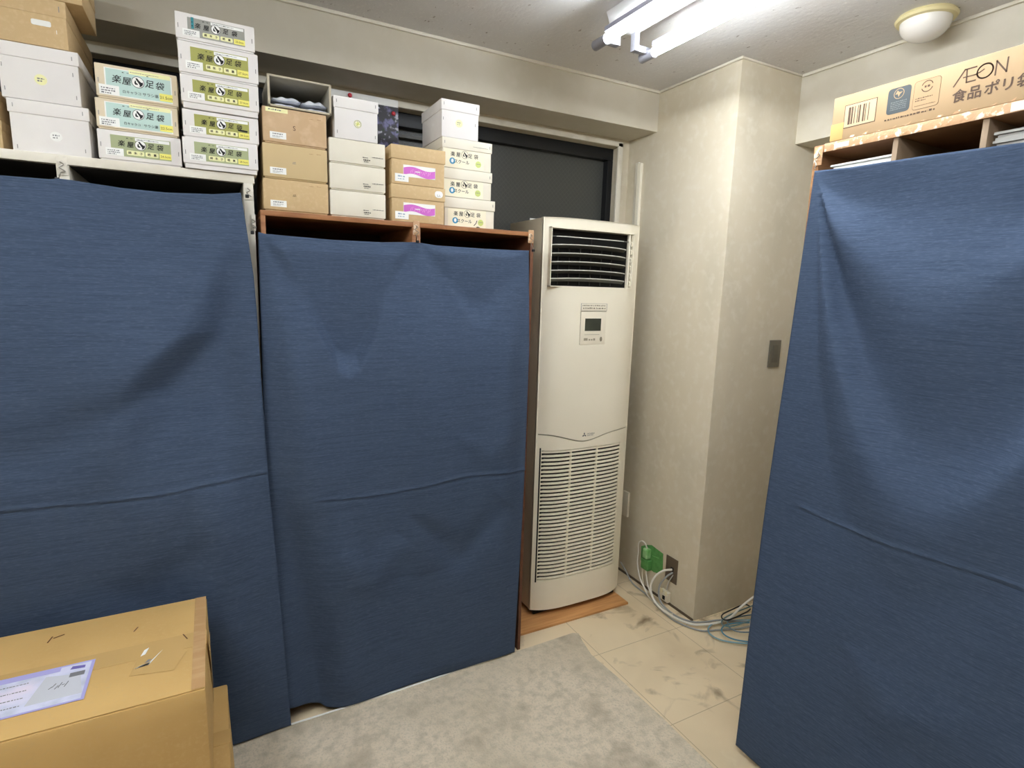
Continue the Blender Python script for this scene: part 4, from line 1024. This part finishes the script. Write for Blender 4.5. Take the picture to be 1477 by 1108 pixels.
def coil(cx, cy, cz, r, rr, m, label):
    pts = [(cx + .25 * r * math.cos(t), cy + .3 * r * math.sin(t) + .006 * t, cz + r * math.sin(t)) for t in [k * .42 for k in range(32)]]
    pts = [(cx + r * .8 * math.cos(t) , cy - r * .35 * math.cos(t) + .0025 * t, cz + r * math.sin(t)) for t in [k * .42 for k in range(32)]]
    return cable(pts, rr, m, label)
coil(2.225, 1.58, .070, .050, .0055, CABW, 'white cable coiled upright beside the right shelf')
coil(2.205, 1.555, .066, .056, .0045, CABK, 'black cable coiled upright beside the right shelf')

# ================================================================ CARDBOARD BOXES ON THE FLOOR
def sag(b, amp, c, r):
    for v in b.verts: pass
    return b
def rough_box(x0, x1, y0, y1, z0, z1, seed, top=True):
    """card box with softened corners and slightly bowed sides"""
    b = box(x0, x1, y0, y1, z0, z1, .006, seg=2)
    bmesh.ops.subdivide_edges(b, edges=[e for e in b.edges if e.calc_length() > .08], cuts=6, use_grid_fill=True)
    for v in b.verts:
        u = (v.co.x - x0) / (x1 - x0); w_ = (v.co.y - y0) / (y1 - y0); q = (v.co.z - z0) / (z1 - z0)
        k = math.sin(math.pi * min(1, max(0, q)))
        if u > .97: v.co.x += .008 * k * math.sin(math.pi * w_)
        if w_ < .03: v.co.y -= .006 * k * math.sin(math.pi * u)
    return b
LBX = thing('cardboard_box', 'lower cardboard box on the carpet, mostly hidden under the large labelled box', 'box', (-.33, 1.63, .009), 'large cardboard boxes at the lower left')
part('body', rough_box(-.66, -.018, 1.36, 1.845, .009, .331, 1), KRAFT3, LBX)
part('tape', box(-.10, -.0155, 1.58, 1.635, .300, .3325, .0004), TAPEC, LBX)
UBX = thing('cardboard_box', 'large tan cardboard box with a purple shipping label on its taped top', 'box', (-.33, 1.62, .333), 'large cardboard boxes at the lower left')
ux0, ux1, uy0, uy1, uz1 = -.68, -.060, 1.398, 1.850, .640
part('body', rough_box(ux0, ux1, uy0, uy1, .333, uz1, 2), KRAFT3, UBX)
fl = box(ux0 + .004, ux1 - .003, uy0 + .003, 1.6235, uz1 + .0005, uz1 + .0032, .0006); part('flap', fl, KRAFT3, UBX)
fl = box(ux0 + .004, ux1 - .003, 1.6255, uy1 - .003, uz1 + .0005, uz1 + .0032, .0006); part('flap', fl, KRAFT3, UBX)
tb = box(ux0, ux1 + .001, 1.585, 1.655, uz1 + .0034, uz1 + .0040); box(ux1 + .0085, ux1 + .009, 1.59, 1.65, .46, uz1 - .002, bm=tb)
part('tape', tb, TAPEC, UBX, label='glossy clear tape over the lid seam')
tb = box(ux1 - .030, ux1 - .001, uy0 + .004, uy1 - .004, uz1 + .0041, uz1 + .0046); part('edge_tape', tb, TAPEB, UBX)
F = Face((0, 0, uz1 + .0042), (1, 0, 0), (0, 1, 0))
b = B(); F.poly(b, [(-.225, 1.52), (-.13, 1.50), (-.105, 1.57), (-.12, 1.60), (-.21, 1.61)], 1); part('tape_patch', b, TAPEC, UBX)
b = B(); F.rect(b, -.545, 1.474, -.307, 1.632, 2, 0); F.rect(b, -.541, 1.480, -.314, 1.626, 2.6, 1)
F.rect(b, -.541, 1.610, -.375, 1.626, 3.0, 0); F.poly(b, [(-.42, 1.50), (-.315, 1.50), (-.33, 1.58), (-.40, 1.60)], 3.0, 2)
F.poly(b, [(-.355, 1.608), (-.325, 1.604), (-.325, 1.615), (-.352, 1.620)], 3.4, 3)
F.rect(b, -.352, 1.575, -.322, 1.592, 3.4, 4)
for k in range(6): F.line(b, [(-.385 + k * .006, 1.545 + .006 * math.sin(k * 2)), (-.380 + k * .006, 1.556 - .005 * math.cos(k * 3))], .0014, 3.8, 5)
for k in range(4): F.dashes(b, -.53, 1.59 - k * .028, -.43, .003, 3.4, 4, k)
part('shipping_label', b, [LAV, PALEB, mat('plastic_sleeve', (206, 208, 216), .2), mat('violet_ink', (110, 100, 170), .5), INKG, BLACK], UBX)
b = B(); F.poly(b, [(-.217, 1.545), (-.187, 1.548), (-.160, 1.603), (-.168, 1.590), (-.185, 1.560)], 2, 0); F.poly(b, [(-.217, 1.545), (-.187, 1.548), (-.184, 1.558), (-.20, 1.555)], 2, 0); F.poly(b, [(-.208, 1.595), (-.202, 1.62), (-.192, 1.628), (-.198, 1.60)], 2, 0)
F.poly(b, [(-.196, 1.560), (-.188, 1.562), (-.182, 1.572), (-.19, 1.572)], 2.6, 1)
part('torn_label', b, [WHITEI, INKG], UBX)
b = B()
for (a, c, e, f) in ((-.115, 1.655, -.105, 1.630), (-.235, 1.728, -.228, 1.745), (-.43, 1.765, -.425, 1.79), (-.42, 1.782, -.40, 1.790)):
    F.line(b, [(a, c), (e, f)], .0025, 2)
part('torn_nick', b, mat('nick', (96, 62, 36), .8), UBX)
# slim cardboard edge glimpsed behind the right shelf
solo('cardboard_sheet', box(2.45, 2.66, 1.69, 1.705, .0015, .080, .001), KRAFT3, 'small cardboard piece on the floor behind the cables at the right shelf', 'cardboard', (2.55, 1.70, 0))
